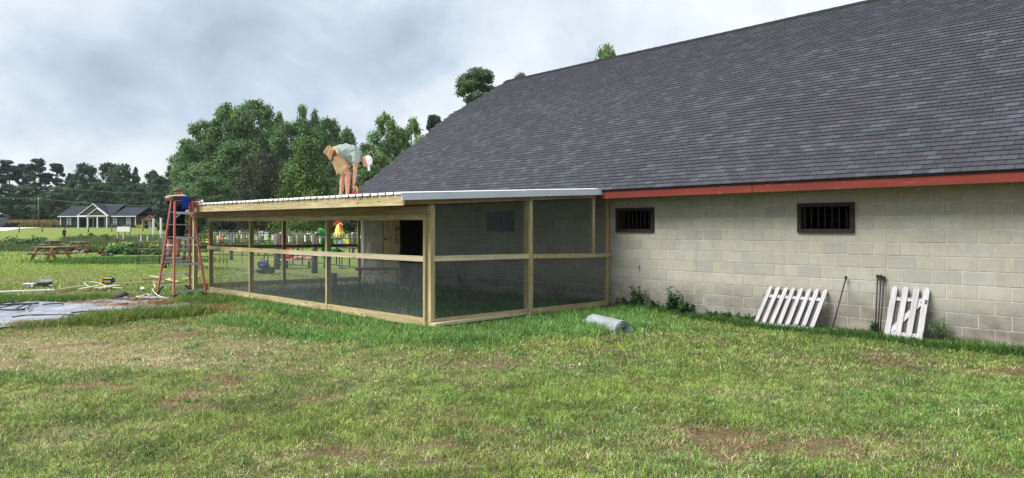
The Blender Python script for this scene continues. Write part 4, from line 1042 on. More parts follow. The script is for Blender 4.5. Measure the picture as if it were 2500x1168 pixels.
# ---- weeds
def weed(name, label, base, n_stem, h, spread, leaf, n_leaf, col, seed, group=None, cat='weed', long=2.6):
    rs = np.random.RandomState(seed); t_ = thing(name, label, cat, (base.x, base.y, 0), 0, group)
    st = MB(); parts = []
    for i in range(n_stem):
        a = rs.rand()*6.28; r = spread*rs.rand(); hh = h*(.45+.55*rs.rand()); bx, by = math.cos(a)*r*.5, math.sin(a)*r*.5; tx, ty = math.cos(a)*r*1.1, math.sin(a)*r*1.1
        st.tube([(bx, by, -.02), ((bx+tx)/2, (by+ty)/2, hh*.5), (tx, ty, hh)], [.006, .005, .002], 5)
        k = n_leaf//n_stem; f = .15+.85*rs.rand(k); la = rs.rand(k)*6.28; L_ = leaf*(1.1-.55*f)*(.7+.6*rs.rand(k))
        px_, py_, pz_ = bx+(tx-bx)*f, by+(ty-by)*f, hh*f
        dx, dy, dz = np.cos(la)*L_*.85, np.sin(la)*L_*.85, L_*(.15+.5*rs.rand(k)); ox, oy = -np.sin(la)*L_/long/2, np.cos(la)*L_/long/2
        V = np.empty((k, 4, 3)); V[:, 0] = np.stack([px_, py_, pz_], 1); V[:, 1] = np.stack([px_+dx*.5+ox, py_+dy*.5+oy, pz_+dz*.7], 1); V[:, 2] = np.stack([px_+dx, py_+dy, pz_+dz*.5], 1); V[:, 3] = np.stack([px_+dx*.5-ox, py_+dy*.5-oy, pz_+dz*.7], 1)
        cc = np.array(col)[None]*(.6+.8*rs.rand(k))[:, None]; parts.append((V.reshape(-1, 3), np.arange(4*k).reshape(k, 4), np.repeat(cc, 4, axis=0)))
    sm = st.build('stem', M['leafstem'], t_); V, Fc, T = merge(parts); obj_np('leaves', V, Fc, M['leaf'], np.clip(T, 0, 1), t_); return t_
M['leafstem'] = plain('green_stem', (.08, .13, .04), .8, .2)
M['deadstem'] = plain('dead_stem', (.09, .06, .05), .9, .1)
weed('weed', 'tall leafy weed against the wall beside the right corner of the run', Vector((11.72, 8.62, 0)), 9, .50, .17, .12, 520, (.06, .135, .045), 1)
weed('weed', 'tallest weed with long leaves below the small barred window', Vector((11.72, 7.83, 0)), 9, .56, .15, .13, 520, (.06, .14, .045), 2)
weed('weed', 'low bushy weed between the two tall ones', Vector((11.68, 8.22, 0)), 12, .24, .26, .10, 480, (.055, .13, .04), 3)
weed('weed', 'low weed spreading right of the tall ones', Vector((11.66, 7.52, 0)), 12, .26, .25, .11, 520, (.06, .145, .045), 4)
weed('weed', 'low weed in the corner of the run post', Vector((11.70, 8.98, 0)), 10, .24, .2, .10, 420, (.04, .095, .03), 5)
for i, (y_, lab) in enumerate([(6.95, 'creeping weed halfway to the picket panel'), (6.60, 'creeping weed nearest the left of the picket panel but one'), (6.28, 'small creeping weed just left of the picket panel')]):
    weed('weed', lab, Vector((11.70, y_, 0)), 10, .15, .26, .07, 300, (.045, .115, .03), 6+i)
weed('weed', 'small weed between the poles and the single pole', Vector((11.76, 4.16, 0)), 6, .22, .08, .08, 160, (.07, .14, .045), 9)
weed('weed', 'wispy grass clump right of the picket gate', Vector((11.72, 3.17, 0)), 9, .38, .22, .20, 130, (.075, .13, .05), 10, long=10)
def deadweed(label, base, h, n, seed):
    rs = np.random.RandomState(seed); t_ = thing('dead_weed', label, 'dead weed', (base.x, base.y, 0)); m_ = MB()
    for i in range(n):
        a = rs.rand()*6.28; L_ = h*(.4+.6*rs.rand()); q = rs.rand()*.4; x1, y1 = math.cos(a)*L_*.35, math.sin(a)*L_*.35
        m_.tube([(0, 0, 0), (x1*.4, y1*.4, L_*.5), (x1, y1, L_)], [.008, .005, .003], 5)
        for j in range(3): f = .4+.5*rs.rand(); b2 = rs.rand()*6.28; m_.tube([(x1*f, y1*f, L_*f), (x1*f+math.cos(b2)*.12, y1*f+math.sin(b2)*.12, L_*f+.1)], [.004, .002], 4)
    m_.build('stem', M['deadstem'], t_)
deadweed('tall dead weed stalks inside the run under the screened window', G(1132, 712, 0), .8, 9, 1)
deadweed('curved dead weed stalk at the wall inside the right corner of the run', Vector((11.7, 10.8, 0)), .6, 4, 2)

# ---- things inside the run
ft = thing('folding_table', 'low dark folding table inside the run in front of the plank door', 'folding table', (G(925, 716).x, G(925, 716).y, 0), math.radians(90-43.6+38))
def tabletop(t_, L_, Wd, z): m_ = MB(); m_.prism([(-L_/2, -Wd/2, z), (L_/2, -Wd/2, z), (L_/2, Wd/2, z), (-L_/2, Wd/2, z)], (0, 0, .035)); m_.build('table_top', M['black'], t_)
ft.rotation_euler = (0, 0, -A+.12); tabletop(ft, 1.12, .60, .60)
for x_ in (-.48, .48):
    for y_ in (-.25, .25): m_ = MB(); m_.tube([(x_*.92, y_, .60), (x_, y_, .42), (x_, y_, 0)], .014, 8); m_.build('leg', M['blackiron'], ft)
    m_ = MB(); m_.tube([(x_, -.25, .12), (x_, .25, .12)], .010, 6); m_.build('cross_bar', M['blackiron'], ft)
    m_ = MB(); m_.tube([(x_, 0, .35), (x_*.3, 0, .585)], .009, 6); m_.build('brace', M['blackiron'], ft)
c = G(814, 701); t_ = thing('metal_bucket', 'tall grey metal bucket on the ground near the back wall of the run', 'bucket', c)
m_ = MB(); m_.tube([(0, 0, 0), (0, 0, .38)], [.095, .105], 18, caps=False); m_.tube([(0, 0, .01), (0, 0, .02)], .095, 18); m_.build('body', M['galv2'] if 'galv2' in M else M['grey'], t_)
for z_ in (.385, .14, .26): m_ = MB(); m_.tube([(0, 0, z_-.006), (0, 0, z_+.006)], .109 if z_ > .3 else .104, 18, caps=False); m_.build('rim' if z_ > .3 else 'hoop', M['alu'], t_)
a, b_ = G(1000, 706), PY(1024, 640, 20.3); t_ = thing('ramp_board', 'cleated wooden ramp board leaning in the dark doorway', 'ramp', a)
m_ = MB(); m_.beam((0, 0, .03), b_-a, .24, .025, up=(.7, -.7, .2)); m_.build('plank', M['lumber_shaded'], t_)
for f in (.15, .35, .55, .75, .92): q_ = (b_-a)*f; m_ = MB(); d_ = (b_-a).normalized(); r_ = d_.cross(Vector((.7, -.7, .2))).normalized(); nn_ = r_.cross(d_).normalized(); m_.beam(q_-r_*.12+nn_*-.02+Vector((0, 0, .03)), q_+r_*.12+nn_*-.02+Vector((0, 0, .03)), .035, .02, up=nn_); m_.build('cleat', M['lumber_shaded'], t_)
rb = MB(); rs = np.random.RandomState(3)
for i in range(60):
    x_, y_ = 10.6+1.2*rs.rand(), 15.6+3.0*rs.rand(); s_ = .02+.05*rs.rand(); rb.ell((x_, y_, s_*.3), (s_, s_*.8, s_*.5), 6, 4)
tag(rb.build('rubble', M['mortar']), 'broken block rubble and dirt along the wall inside the run', kind='stuff')

# ================================================================== STEPLADDER
LX, LY = 6.09, 18.0
ld = thing('stepladder', 'tall red fibreglass stepladder with aluminium steps at the far left corner of the roof', 'stepladder', (LX, LY, 0))
zt = 2.36
def rail_(x0, y0, x1, y1, w=.032, dpt=.075):
    m_ = MB(); a = Vector((x0, y0, .02)); b_ = Vector((x1, y1, zt)); m_.beam(a, b_, w, dpt, up=(0, 1, 0)); m_.build('side_rail', M['fibre'], ld)
    m_ = MB(); m_.beam((x0, y0, -.02), a+(b_-a)*.03, .05, .09, up=(0, 1, 0)); m_.build('foot', M['black'], ld)
rail_(-.38, .58, -.215, .06); rail_(.38, .58, .215, .06); rail_(-.37, -.56, -.19, -.07); rail_(.37, -.56, .19, -.07)
def lr(z, sgn, near): f = z/zt; return (sgn*(.38+(.215-.38)*f) if not near else sgn*(.37+(.19-.37)*f)), ((.58+(.06-.58)*f) if not near else (-.56+(-.07+.56)*f))
for k_ in range(7):
    z = .24+.3*k_; x0, yy = lr(z, -1, False); m_ = MB(); m_.beam((x0, yy, z), (-x0, yy, z), .085, .022); m_.build('step', M['alu'], ld)
    if k_ < 4:
        for sg in (-1, 1): m_ = MB(); m_.beam((sg*(abs(x0)-.10), yy, z-.01), (sg*(abs(x0)-.005), yy, z-.13), .03, .006 if k_ else .03, up=(0, 1, 0)); m_.build('knee_brace', M['alu'] if k_ else M['black'], ld)
for k_, z in enumerate((.17, .80, 1.42, 2.02)):
    x0, yy = lr(z, -1, True); m_ = MB(); m_.beam((x0, yy-.03, z), (-x0, yy-.03, z), .012, .055); m_.build('rear_rung', M['alu'], ld)
    if k_ in (0, 3):
        for sg in (-1, 1): m_ = MB(); m_.beam((sg*(abs(x0)-.11), yy-.03, z-.02), (sg*(abs(x0)-.0), yy-.03, z-.13), .02, .02, up=(0, 1, 0)); m_.build('knee_brace', M['black'] if k_ == 0 else M['alu'], ld)
for sg in (-1, 1):
    m_ = MB(); x0, y0 = lr(1.25, sg, False); x1, y1 = lr(1.25, sg, True); m_.beam((x0, y0, 1.25), (x1, y1, 1.25), .008, .022); m_.build('spreader', M['alu'], ld)
m_ = MB(); m_.prism([(-.25, -.13, zt-.03), (.25, -.13, zt-.03), (.25, -.13, zt+.05), (.235, -.13, zt+.065), (-.235, -.13, zt+.065), (-.25, -.13, zt+.05)], (0, .26, 0)); m_.build('top_cap', M['grey'] if False else M['black'], ld)
rg = MB(); g_ = 9
for i in range(g_):
    for j in range(7):
        x_ = -.045+.155*i/(g_-1)+.01*math.sin(j*2+i); z_ = zt+.075-.33*j/6-(.02*math.sin(i*1.3) if j == 6 else 0); y_ = -.145-.018*math.sin(i*1.7)*(j/6)-.004
        rg.v.append(Vector((x_, y_, z_)))
for i in range(g_-1):
    for j in range(6): k = i*7+j; rg.f.append((k, k+1, k+8, k+7)); rg.uv += [(0, 0)]*4; rg.sm.append(True)
o = rg.build('rag', M['bluecloth']); o.location = (LX-.01, LY, 0); mdf = o.modifiers.new('thick', 'SOLIDIFY'); mdf.thickness = .006; tag(o, 'bright blue rag hanging over the top cap of the ladder', 'rag')

# ================================================================== PEOPLE
def figure(name, mb, mat, parent, vox=.012, smooth=2, disp=None):
    o = mb.build(name, mat, parent, world=True)
    r = o.modifiers.new('skin', 'REMESH'); r.mode = 'VOXEL'; r.voxel_size = vox; r.use_smooth_shade = True
    if smooth: s_ = o.modifiers.new('smooth', 'SMOOTH'); s_.iterations = smooth; s_.factor = .5
    if disp:
        tx = bpy.data.textures.new('cloth_folds', 'CLOUDS'); tx.noise_scale = disp[1]
        d_ = o.modifiers.new('folds', 'DISPLACE'); d_.texture = tx; d_.strength = disp[0]; d_.mid_level = .5; d_.texture_coords = 'LOCAL'
    return o
def hand(mb, wrist, tip_dir, side_dir, up, s=1.0, curl=.5, flip=1):
    w = Vector(wrist); d = Vector(tip_dir).normalized(); r = (Vector(side_dir)-d*Vector(side_dir).dot(d)).normalized(); u = d.cross(r).normalized()
    if u.dot(Vector(up)) < 0: u = -u
    pc = w+d*.05*s; mb.tube([w, w+d*.03*s, pc+d*.03*s, pc+d*.045*s], [.026*s, .032*s, .036*s, .030*s], 10)
    mb.ell(pc, (.042*s, .042*s, .03*s), 10, 7)
    for i, L_ in enumerate((.070, .078, .072, .058)):
        b0 = pc+d*.035*s+r*(-.03+.02*i)*s; b1 = b0+(d*math.cos(curl*.5)-u*math.sin(curl*.5))*L_*.45*s; b2 = b1+(d*math.cos(curl*1.5)-u*math.sin(curl*1.5))*L_*.35*s; b3 = b2+(d*math.cos(curl*2.3)-u*math.sin(curl*2.3))*L_*.25*s
        mb.tube([b0, b1, b2, b3], [.010*s, .0098*s, .009*s, .007*s], 8)
    b0 = w+d*.02*s-r*.028*s*flip; mb.tube([b0, b0+(d*.6-r*.7*flip-u*.3).normalized()*.035*s, b0+(d*.8-r*.45*flip-u*.6).normalized()*.07*s], [.013*s, .011*s, .008*s], 8)

# --- worker bending over on the roof
D0 = 14.75
def Q(px, py, dd=0.0): return PY(px, py, D0+dd)
RV, FV = W(1, 0), W(0, 1); UV = Vector((0, 0, 1))
bc = P(840, D0); base1 = Vector((bc.x, bc.y, 2.26))
w1 = thing('person', 'worker in sage shirt, khaki shorts and white cap bending over on the metal roof', 'person', base1)
yb = 5.0                                    # lower him the last few centimetres onto the sheets
b_ = MB()
hipL, kneeL, ankL = Q(820, 384, -.10), Q(851, 423, -.12), Q(848, 474, -.10)
hipR, kneeR, ankR = Q(820, 384, .12), Q(840, 428, .14), Q(832, 474, .14)
for h_, k_, a_ in ((hipL, kneeL, ankL), (hipR, kneeR, ankR)):
    m1 = (h_+k_)/2; c1 = k_+(a_-k_)*.3
    b_.tube([h_, m1, k_+(h_-k_)*.08, k_, k_+(a_-k_)*.12], [.098, .085, .066, .062, .056], 14); b_.tube([k_, c1-FV*0-RV*.012, k_+(a_-k_)*.65, a_, a_+(a_-k_)*.04], [.058, .062, .045, .036, .036], 14)
    b_.tube([a_, a_+RV*.06+Vector((0, 0, -.05)), a_+RV*.15+Vector((0, 0, -.06))], [.035, .035, .025], 10)
# torso core, neck, head
pel = Q(820, 382); mid = Q(840, 374); chest = Q(860, 378); neck = Q(878, 386); headc = Q(892, 394, -.02)
b_.tube([pel, mid, chest, neck], [.12, .12, .12, .06], 14); b_.tube([neck-RV*.02, neck, headc], [.07, .058, .055], 12)
hd_ax = (headc-neck).normalized()
rotH = Matrix.Rotation(0, 3, 'X')
b_.ell(headc+RV*.005, (.085, .085, .105), 16, 12)
b_.ell(headc+Vector((0, 0, -.045))-RV*.01+FV*-.0, (.06, .06, .06), 12, 8)     # jaw
b_.ell(headc-RV*-.02+Vector((0, 0, -.10))+RV*-.02-FV*.0, (.016, .016, .022), 8, 6)
for sg in (-1, 1):
    sh = Q(868, 384, .19*sg); el = Q(867, 421, .15*sg-.03); wr = Q(863, 451, .05*sg-.02)
    b_.tube([sh, (sh+el)/2, el, el+(wr-el)*.3, wr], [.055, .050, .040, .042, .028], 12); hand(b_, wr, Vector((0, 0, -1))+RV*.25, FV, RV, 1.0, .7, -sg)
# nose, brow and ear so that the face reads in profile
fdir = (Vector((0, 0, -1))*.9+RV*.25).normalized()   # looks down at his hands
nosep = headc+fdir*.10+RV*.0
b_.ell(nosep, (.018, .018, .022), 8, 6); b_.ell(headc-FV*.085-RV*.02, (.022, .012, .03), 8, 6); b_.ell(headc+FV*.085-RV*.02, (.022, .012, .03), 8, 6)
figure('body', b_, M['skin'], w1, .0085, 2)
s_ = MB(); s_.tube([Q(819, 380), Q(827, 374), Q(845, 370.5), Q(861, 374.5), Q(874, 383), Q(880, 387)], [.14, .16, .165, .165, .125, .08], 18)
s_.tube([Q(838, 378), Q(850, 386), Q(862, 386)], [.13, .10, .12], 14)
for sg in (-1, 1): s_.tube([Q(866, 374, .15*sg), Q(869, 386, .19*sg), Q(868, 397, .185*sg-.01)], [.09, .082, .075], 14)
figure('shirt', s_, M['shirt'], w1, .011, 2, (.05, .085))
s_ = MB(); s_.tube([Q(812, 371), Q(822, 378), Q(828, 386)], [.15, .165, .15], 16)
for h_, k_ in ((hipL, kneeL), (hipR, kneeR)): s_.tube([h_, h_+(k_-h_)*.45, h_+(k_-h_)*.80], [.125, .122, .118], 14)
figure('shorts', s_, M['khaki'], w1, .011, 1, (.045, .075))
s_ = MB()
for p0, dd in ((Q(803, 372, -.13), 0), (Q(812, 382, -.20), 0)): pass
s_.beam(Q(796, 377, -.16), Q(806, 362, -.16), .10, .17, up=-FV); s_.beam(Q(806, 385, -.19), Q(812, 366, -.19), .08, .15, up=-FV); s_.beam(Q(800, 372, .12), Q(810, 360, .12), .10, .16, up=-FV)
figure('tool_pouch', s_, M['leather'], w1, .011, 1, (.03, .05))
s_ = MB(); s_.tube([Q(815, 360, 0), Q(821, 366, -.18), Q(826, 384, -.19), Q(830, 392, 0), Q(826, 384, .19), Q(821, 366, .18), Q(815, 360, 0)], .022, 8); s_.build('tool_belt', M['leather'], w1, world=True)
for px_, py_, L_, mt in ((817, 369, .10, 'toolyellow'), (822, 371, .08, 'toolyellow'), (818, 376, .12, 'blackiron'), (825, 375, .1, 'galv')):
    s_ = MB(); s_.tube([Q(px_, py_, -.24), Q(px_-2, py_-8, -.26)], .014, 8); s_.build('hand_tool', M[mt], w1, world=True)
s_ = MB(); s_.tube([Q(812, 388, -.22), Q(808, 396, -.23), Q(810, 402, -.22)], [.02, .014, .01], 8); s_.build('hammer_loop', M['blackiron'], w1, world=True)
s_ = MB(); s_.tube([Q(902, 385), Q(905, 390), Q(901, 404)], [.03, .05, .02], 8)
s_ = MB(); cap_c = headc+RV*.060+Vector((0, 0, .015)); s_.ell(cap_c, (.085, .098, .105), 18, 12); bp = Q(901, 412)
figure('cap', s_, M['cap'], w1, .010, 1)
s_ = MB(); s_.prism([Q(895, 402, -.085), Q(896, 413, -.06), Q(896.5, 417, 0), Q(896, 413, .06), Q(895, 402, .085)], RV*.05); s_.v = [v+RV*.015 for v in s_.v]; s_.build('cap_brim', M['cap'], w1, world=True)
s_ = MB(); s_.ell(headc-RV*.065+Vector((0, 0, -.045)), (.040, .065, .050), 12, 8); figure('beard', s_, M['hair'], w1, .010, 1, (.02, .03))
for a_, mt in ((ankL, 'hair'), (ankR, 'hair')):
    s_ = MB(); s_.tube([a_+Vector((0, 0, .0)), a_+Vector((0, 0, -.05))], [.043, .045], 10); s_.tube([a_-RV*.05+Vector((0, 0, -.065)), a_+RV*.05+Vector((0, 0, -.06)), a_+RV*.17+Vector((0, 0, -.075))], [.042, .046, .034], 10); figure('shoe', s_, M['grey'], w1, .010, 1)
dl = thing('cordless_drill', 'red and yellow cordless drill held down on the roof by the worker', 'drill', Q(866, 474, -.02)-Vector((0, 0, .02)))
s_ = MB(); s_.tube([Q(864, 459, -.05), Q(865, 470, -.05)], [.022, .024], 8); s_.build('handle', M['red'], dl, world=True)
s_ = MB(); s_.beam(Q(860, 473, -.05), Q(871, 473, -.05), .07, .05); s_.build('battery', M['red'], dl, world=True)
s_ = MB(); s_.tube([Q(862, 457, -.05), Q(869, 456, -.05), Q(872, 463, -.05), Q(871, 472, -.05)], [.024, .026, .016, .006], 10); s_.build('body', M['toolyellow'], dl, world=True)

# --- worker on the ladder
D2 = 17.72
def Q2(px, py, dd=0.0): return PY(px, py, D2+dd)
w2 = thing('person', 'worker in navy shirt and camouflage cap standing behind the stepladder with one arm over it', 'person', Vector((LX+.03, LY+.42, .86)))
b_ = MB()
for sg in (-1, 1):
    hp = Q2(429+7*sg, 552, -.02+.0*sg); kn = Q2(425+9*sg, 592, 0); an = Q2(423+10*sg, 628, .02)
    b_.tube([hp, (hp+kn)/2, kn], [.11, .10, .075], 14); b_.tube([kn, kn+(an-kn)*.35, kn+(an-kn)*.75, an], [.070, .078, .055, .045], 14)
b_.tube([Q2(430, 548), Q2(430, 520), Q2(431, 500), Q2(433, 488)], [.15, .16, .17, .08], 16)
b_.tube([Q2(433, 488), Q2(433, 478)], [.065, .06], 12); hc = Q2(434, 471, -.02); b_.ell(hc, (.09, .09, .115), 16, 12); b_.ell(hc+RV*.085-FV*.03+Vector((0, 0, -.015)), (.022, .02, .025), 8, 6); b_.ell(hc-RV*.02-FV*.088+Vector((0, 0, -.01)), (.02, .012, .03), 8, 6)
sh = Q2(417, 494, -.02); el = Q2(408, 483.5, -.30); wr = Q2(447, 478, -.50); b_.tube([sh, (sh+el)/2, el, el+(wr-el)*.35, wr], [.07, .062, .052, .048, .032], 12); hand(b_, wr, RV+Vector((0, 0, -.45)), FV, UV, 1.1, .8, 1)
sh = Q2(450, 495, .0); el = Q2(470, 498, -.10); wr = Q2(489, 494, -.42); b_.tube([sh, el, el+(wr-el)*.4, wr], [.07, .048, .044, .03], 12); hand(b_, wr, RV*.8-FV*.5+Vector((0, 0, -.05)), FV, UV, 1.1, .9, 1)
figure('body', b_, M['skin2'], w2, .0095, 2)
s_ = MB(); s_.tube([Q2(430, 552), Q2(430, 525), Q2(431, 503), Q2(433, 490)], [.19, .20, .205, .10], 18)
s_.tube([Q2(420, 500), Q2(415, 492, -.06), Q2(411, 486, -.20)], [.12, .09, .075], 14); s_.tube([Q2(446, 500), Q2(456, 496, -.03), Q2(467, 498, -.09)], [.12, .085, .07], 14)
figure('shirt', s_, M['navy'], w2, .012, 2, (.05, .10))
s_ = MB(); s_.tube([Q2(430, 546), Q2(430, 556)], [.175, .18], 16)
for sg in (-1, 1): s_.tube([Q2(429+7*sg, 552), Q2(427+8*sg, 570), Q2(425+9*sg, 583)], [.15, .145, .13], 14)
figure('shorts', s_, M['darkshorts'], w2, .013, 2, (.02, .08))
s_ = MB(); s_.ell(hc+Vector((0, 0, .045)), (.112, .112, .09), 18, 10); s_.v = [Vector((v.x, v.y, max(v.z, hc.z+.02))) for v in s_.v]; s_.build('cap', M['camo'] if 'camo' in M else M['leather'], w2, world=True)
s_ = MB(); pts = [hc+RV*.07+FV*.08, hc+RV*.16+FV*.04, hc+RV*.175-FV*.03, hc+RV*.14-FV*.10, hc+RV*.05-FV*.11]; s_.prism([p+Vector((0, 0, .025)) for p in pts], (0, 0, .010)); s_.build('cap_brim', M['camo'] if 'camo' in M else M['leather'], w2, world=True)
s_ = MB(); s_.ell(hc-RV*.05+Vector((0, 0, -.01)), (.065, .085, .06), 12, 8); figure('hair', s_, M['hair'], w2, .012, 1)
for sg in (-1, 1):
    an = Q2(423+10*sg, 626, .02); s_ = MB(); s_.tube([an+Vector((0, 0, .06)), an+Vector((0, 0, -.08))], [.058, .058], 12); sole = Vector((an.x, an.y, .885+.0))
    s_.tube([sole-RV*.07, sole+RV*.05-FV*.03, sole+RV*.17-FV*.06], [.05, .055, .042], 12); s_.tube([an, sole], [.055, .055], 10); figure('boot', s_, M['boot'], w2, .012, 1, (.02, .03))
sn = MB(); sn.tube([Q2(492, 494.5, -.55), Q2(495, 488.8, -.55)], .022, 10); o = sn.build('screw_tub', M['galv']); tag(o, 'small pale tub under the hand of the ladder worker on the roof edge', 'tub')
# --- distant person
bp = P(157, 90); gz_ = gz(bp.x, bp.y); w3 = thing('person', 'distant person in black shirt and grey jeans standing in the tall grass', 'person', (bp.x, bp.y, gz_))
def E3(x, z, y=0): return Vector((bp.x, bp.y, gz_))+RV*x+FV*y+Vector((0, 0, z))
b_ = MB(); b_.ell(E3(.06, 1.66), (.09, .09, .12)); b_.tube([E3(0, 1.0), E3(0, 1.3), E3(.03, 1.56)], [.13, .15, .06], 12)
for sg in (-1, 1): b_.tube([E3(0, .95, .1*sg), E3(0, .5, .1*sg), E3(0, .06, .1*sg)], [.09, .06, .045], 10); b_.tube([E3(0, 1.45, .18*sg), E3(.02, 1.15, .22*sg), E3(.27, 1.2, .1*sg)], [.055, .045, .03], 10); hand(b_, E3(.27, 1.2, .1*sg), RV, FV, UV, 1.0, .6, 1)
figure('body', b_, M['skin'], w3, .016, 1)
b_ = MB(); b_.tube([E3(-.02, .92), E3(-.02, 1.2), E3(0, 1.45), E3(.02, 1.52)], [.19, .21, .21, .09], 14)
for sg in (-1, 1): b_.tube([E3(0, 1.44, .17*sg), E3(.02, 1.2, .22*sg)], [.08, .075], 10)
figure('shirt', b_, M['navy'], w3, .018, 1)
b_ = MB()
for sg in (-1, 1): b_.tube([E3(0, .98, .09*sg), E3(0, .5, .1*sg), E3(0, .1, .1*sg)], [.12, .09, .07], 12)
figure('jeans', b_, M['jeans'], w3, .018, 1)
b_ = MB(); b_.ell(E3(.05, 1.72), (.11, .10, .075)); b_.prism([E3(.1, 1.70, -.07), E3(.22, 1.68, 0), E3(.1, 1.70, .07)], (0, 0, .015)); b_.build('cap', M['black'], w3, world=True)

# ================================================================== PICNIC TABLES
def picnic(label, loc, rz, L_=1.85):
    t_ = thing('picnic_table', label, 'picnic table', loc, rz, 'picnic tables on the back lawn')
    for i in range(5): m_ = MB(); y_ = -.30+.15*i; m_.box(-L_/2, L_/2, y_-.07, y_+.07, .705, .743); m_.build('top_board', M['weathered'], t_)
    for sg in (-1, 1):
        for q_ in (0, 1): m_ = MB(); y_ = sg*(.62+.13*q_); m_.box(-L_/2, L_/2, y_-.06, y_+.06, .42, .457); m_.build('seat_board', M['weathered'], t_)
    for x_ in (-.62, .62):
        for sg in (-1, 1): m_ = MB(); m_.beam((x_, sg*.26, .70), (x_, sg*.66, .0), .14, .04, up=(1, 0, 0)); m_.build('leg', M['picnic'], t_)
        m_ = MB(); m_.box(x_+.022, x_+.062, -.74, .74, .34, .42); m_.build('seat_bearer', M['picnic'], t_)
        m_ = MB(); m_.box(x_+.022, x_+.062, -.33, .33, .62, .704); m_.build('top_bearer', M['picnic'], t_)
        m_ = MB(); m_.beam((x_, 0, .40), (x_*.25, 0, .70), .04, .085); m_.build('brace', M['picnic'], t_)
    return t_
pt = P(125, 36.2); p0 = picnic('nearest picnic table with weathered top and orange brown legs', (pt.x, pt.y, 0), -A+math.radians(155), 1.85)
pt = P(130, 55); dup(p0, (pt.x, pt.y, gz(pt.x, pt.y)), -A+math.radians(133), 'middle picnic table standing half behind the nearest one')
pt = P(196, 50); dup(p0, (pt.x, pt.y, gz(pt.x, pt.y)), -A+math.radians(142), 'right hand picnic table at the edge of the tall grass')

# ================================================================== GATES, CORRAL AND FENCES
def pipe_panel(name, label, a, b_, h0, h1, nbar, ups, cat='gate', group=None, r=.022, top=1.0):
    a = Vector((a.x, a.y, 0)); b_ = Vector((b_.x, b_.y, 0)); t_ = thing(name, label, cat, a, 0, group); d = b_-a
    for i in range(nbar):
        z = h0+(h1-h0)*i/(nbar-1); m_ = MB(); m_.tube([(0, 0, z), d+Vector((0, 0, z))], r, 8); m_.build('bar', M['pipe'], t_)
    for f in ups: m_ = MB(); m_.tube([d*f+Vector((0, 0, h0-.04)), d*f+Vector((0, 0, h1+.01))], r*1.05, 8); m_.build('upright', M['pipe'], t_)
    return t_
pipe_panel('farm_gate', 'open brown five bar farm gate left of the ladder', P(337, 31), P(412, 30.2), .17, 1.38, 5, (0, .7, 1))
pipe_panel('farm_gate', 'closed brown bar gate seen between the ladder and the run', P(412, 29.6), P(512, 28.2), .12, 1.40, 7, (0, .5, 1))
pipe_panel('corral_panel', 'brown pipe panel behind the left half of the run', P(514, 30.5), P(672, 29.2), .55, 1.46, 4, (0, .25, .5, .75, 1), 'fence panel')
pipe_panel('corral_panel', 'brown pipe panel between the two thick wooden posts', P(682, 28.8), P(764, 26.6), .25, 1.42, 4, (.0, .18, .42, .7, 1), 'fence panel')
pipe_panel('corral_panel', 'brown pipe panel running from the right thick post to the barn', P(774, 26.2), P(876, 22.9), .40, 1.33, 4, (0, .25, .5, .8, 1), 'fence panel')
gm_ = MB(); a = P(862, 24.5); gm_.tube([(a.x, a.y, 1.45), (a.x+.15, a.y-.9, .35)], .028, 8); tag(gm_.build('brace_pipe', M['rust']), 'slanting rusty pipe beside the colourful rooster', 'pipe')
def wpost(px, d, h, w, label, mat='fence_post', name='fence_post', rnd=True, group=None):
    p = P(px, d); z0 = gz(p.x, p.y); t_ = MB(); 
    if rnd: t_.tube([(0, 0, -.1), (0, 0, h*.5), (0.01, 0, h)], [w/2*1.08, w/2, w/2*.95], 10)
    else: t_.box(-w/2, w/2, -w/2, w/2, -.1, h)
    o = t_.build(name, M[mat]); o.location = (p.x, p.y, z0); tag(o, label, 'post', group); return o
wpost(401, 30.0, 1.45, .20, 'thick dark wooden gate post behind the ladder')
wpost(450, 31, 1.25, .13, 'thin grey wooden post behind the ladder worker')
wpost(676, 29, 1.44, .24, 'thick wooden post nearest the blue pressure washer')
wpost(768, 26.4, 1.48, .22, 'thick wooden post left of the colourful rooster')
wpost(877, 23.2, 1.34, .15, 'wooden post against the far corner of the barn')
wpost(565, 38, 1.45, .17, 'pale grey wooden post between the hanging ornaments')
wpost(727, 40, 1.4, .19, 'grey wooden post at the near end of the flower rows')
wpost(862, 40, 1.4, .16, 'grey wooden post right of the colourful rooster')
dpo = MB(); p = P(686, 32); dpo.box(-.22, .22, -.2, .2, 0, 1.38); dpo.box(-.27, .27, -.25, .25, 1.38, 1.44); o = dpo.build('feed_box', M['fence_post']); o.location = p; o.rotation_euler = (0, 0, -A); tag(o, 'dark wooden box on end behind the pressure washer post', 'box')
# white tipped garden stakes
def stake(px, d, h, label=None, group=None, src=None, w=.05, tip='white', body='blackiron', tiph=.35):
    p = P(px, d); t_ = thing('garden_stake', label, 'stake', (p.x, p.y, gz(p.x, p.y)), 0, group)
    m_ = MB(); m_.box(-w/2, w/2, -w/2, w/2, 0, h*(1-tiph)); m_.build('shaft', M[body], t_); m_ = MB(); m_.box(-w/2, w/2, -w/2, w/2, h*(1-tiph), h); m_.build('tip', M[tip], t_); return t_
stake(286.5, 62, 1.25, 'white tipped dark stake under the left corner of the white board'); stake(301, 62, 1.15, 'white tipped dark stake under the right half of the white board')
stake(344, 50, 1.2, 'white tipped dark stake just left of the farm gate top'); stake(360, 50, 1.25, 'white tipped dark stake above the middle of the farm gate')
p = P(393, 80); m_ = MB(); m_.box(-.09, .09, -.09, .09, 0, 2.9); o = m_.build('white_post', M['white']); o.location = (p.x, p.y, gz(p.x, p.y)); tag(o, 'tall white post left of the ladder', 'post')
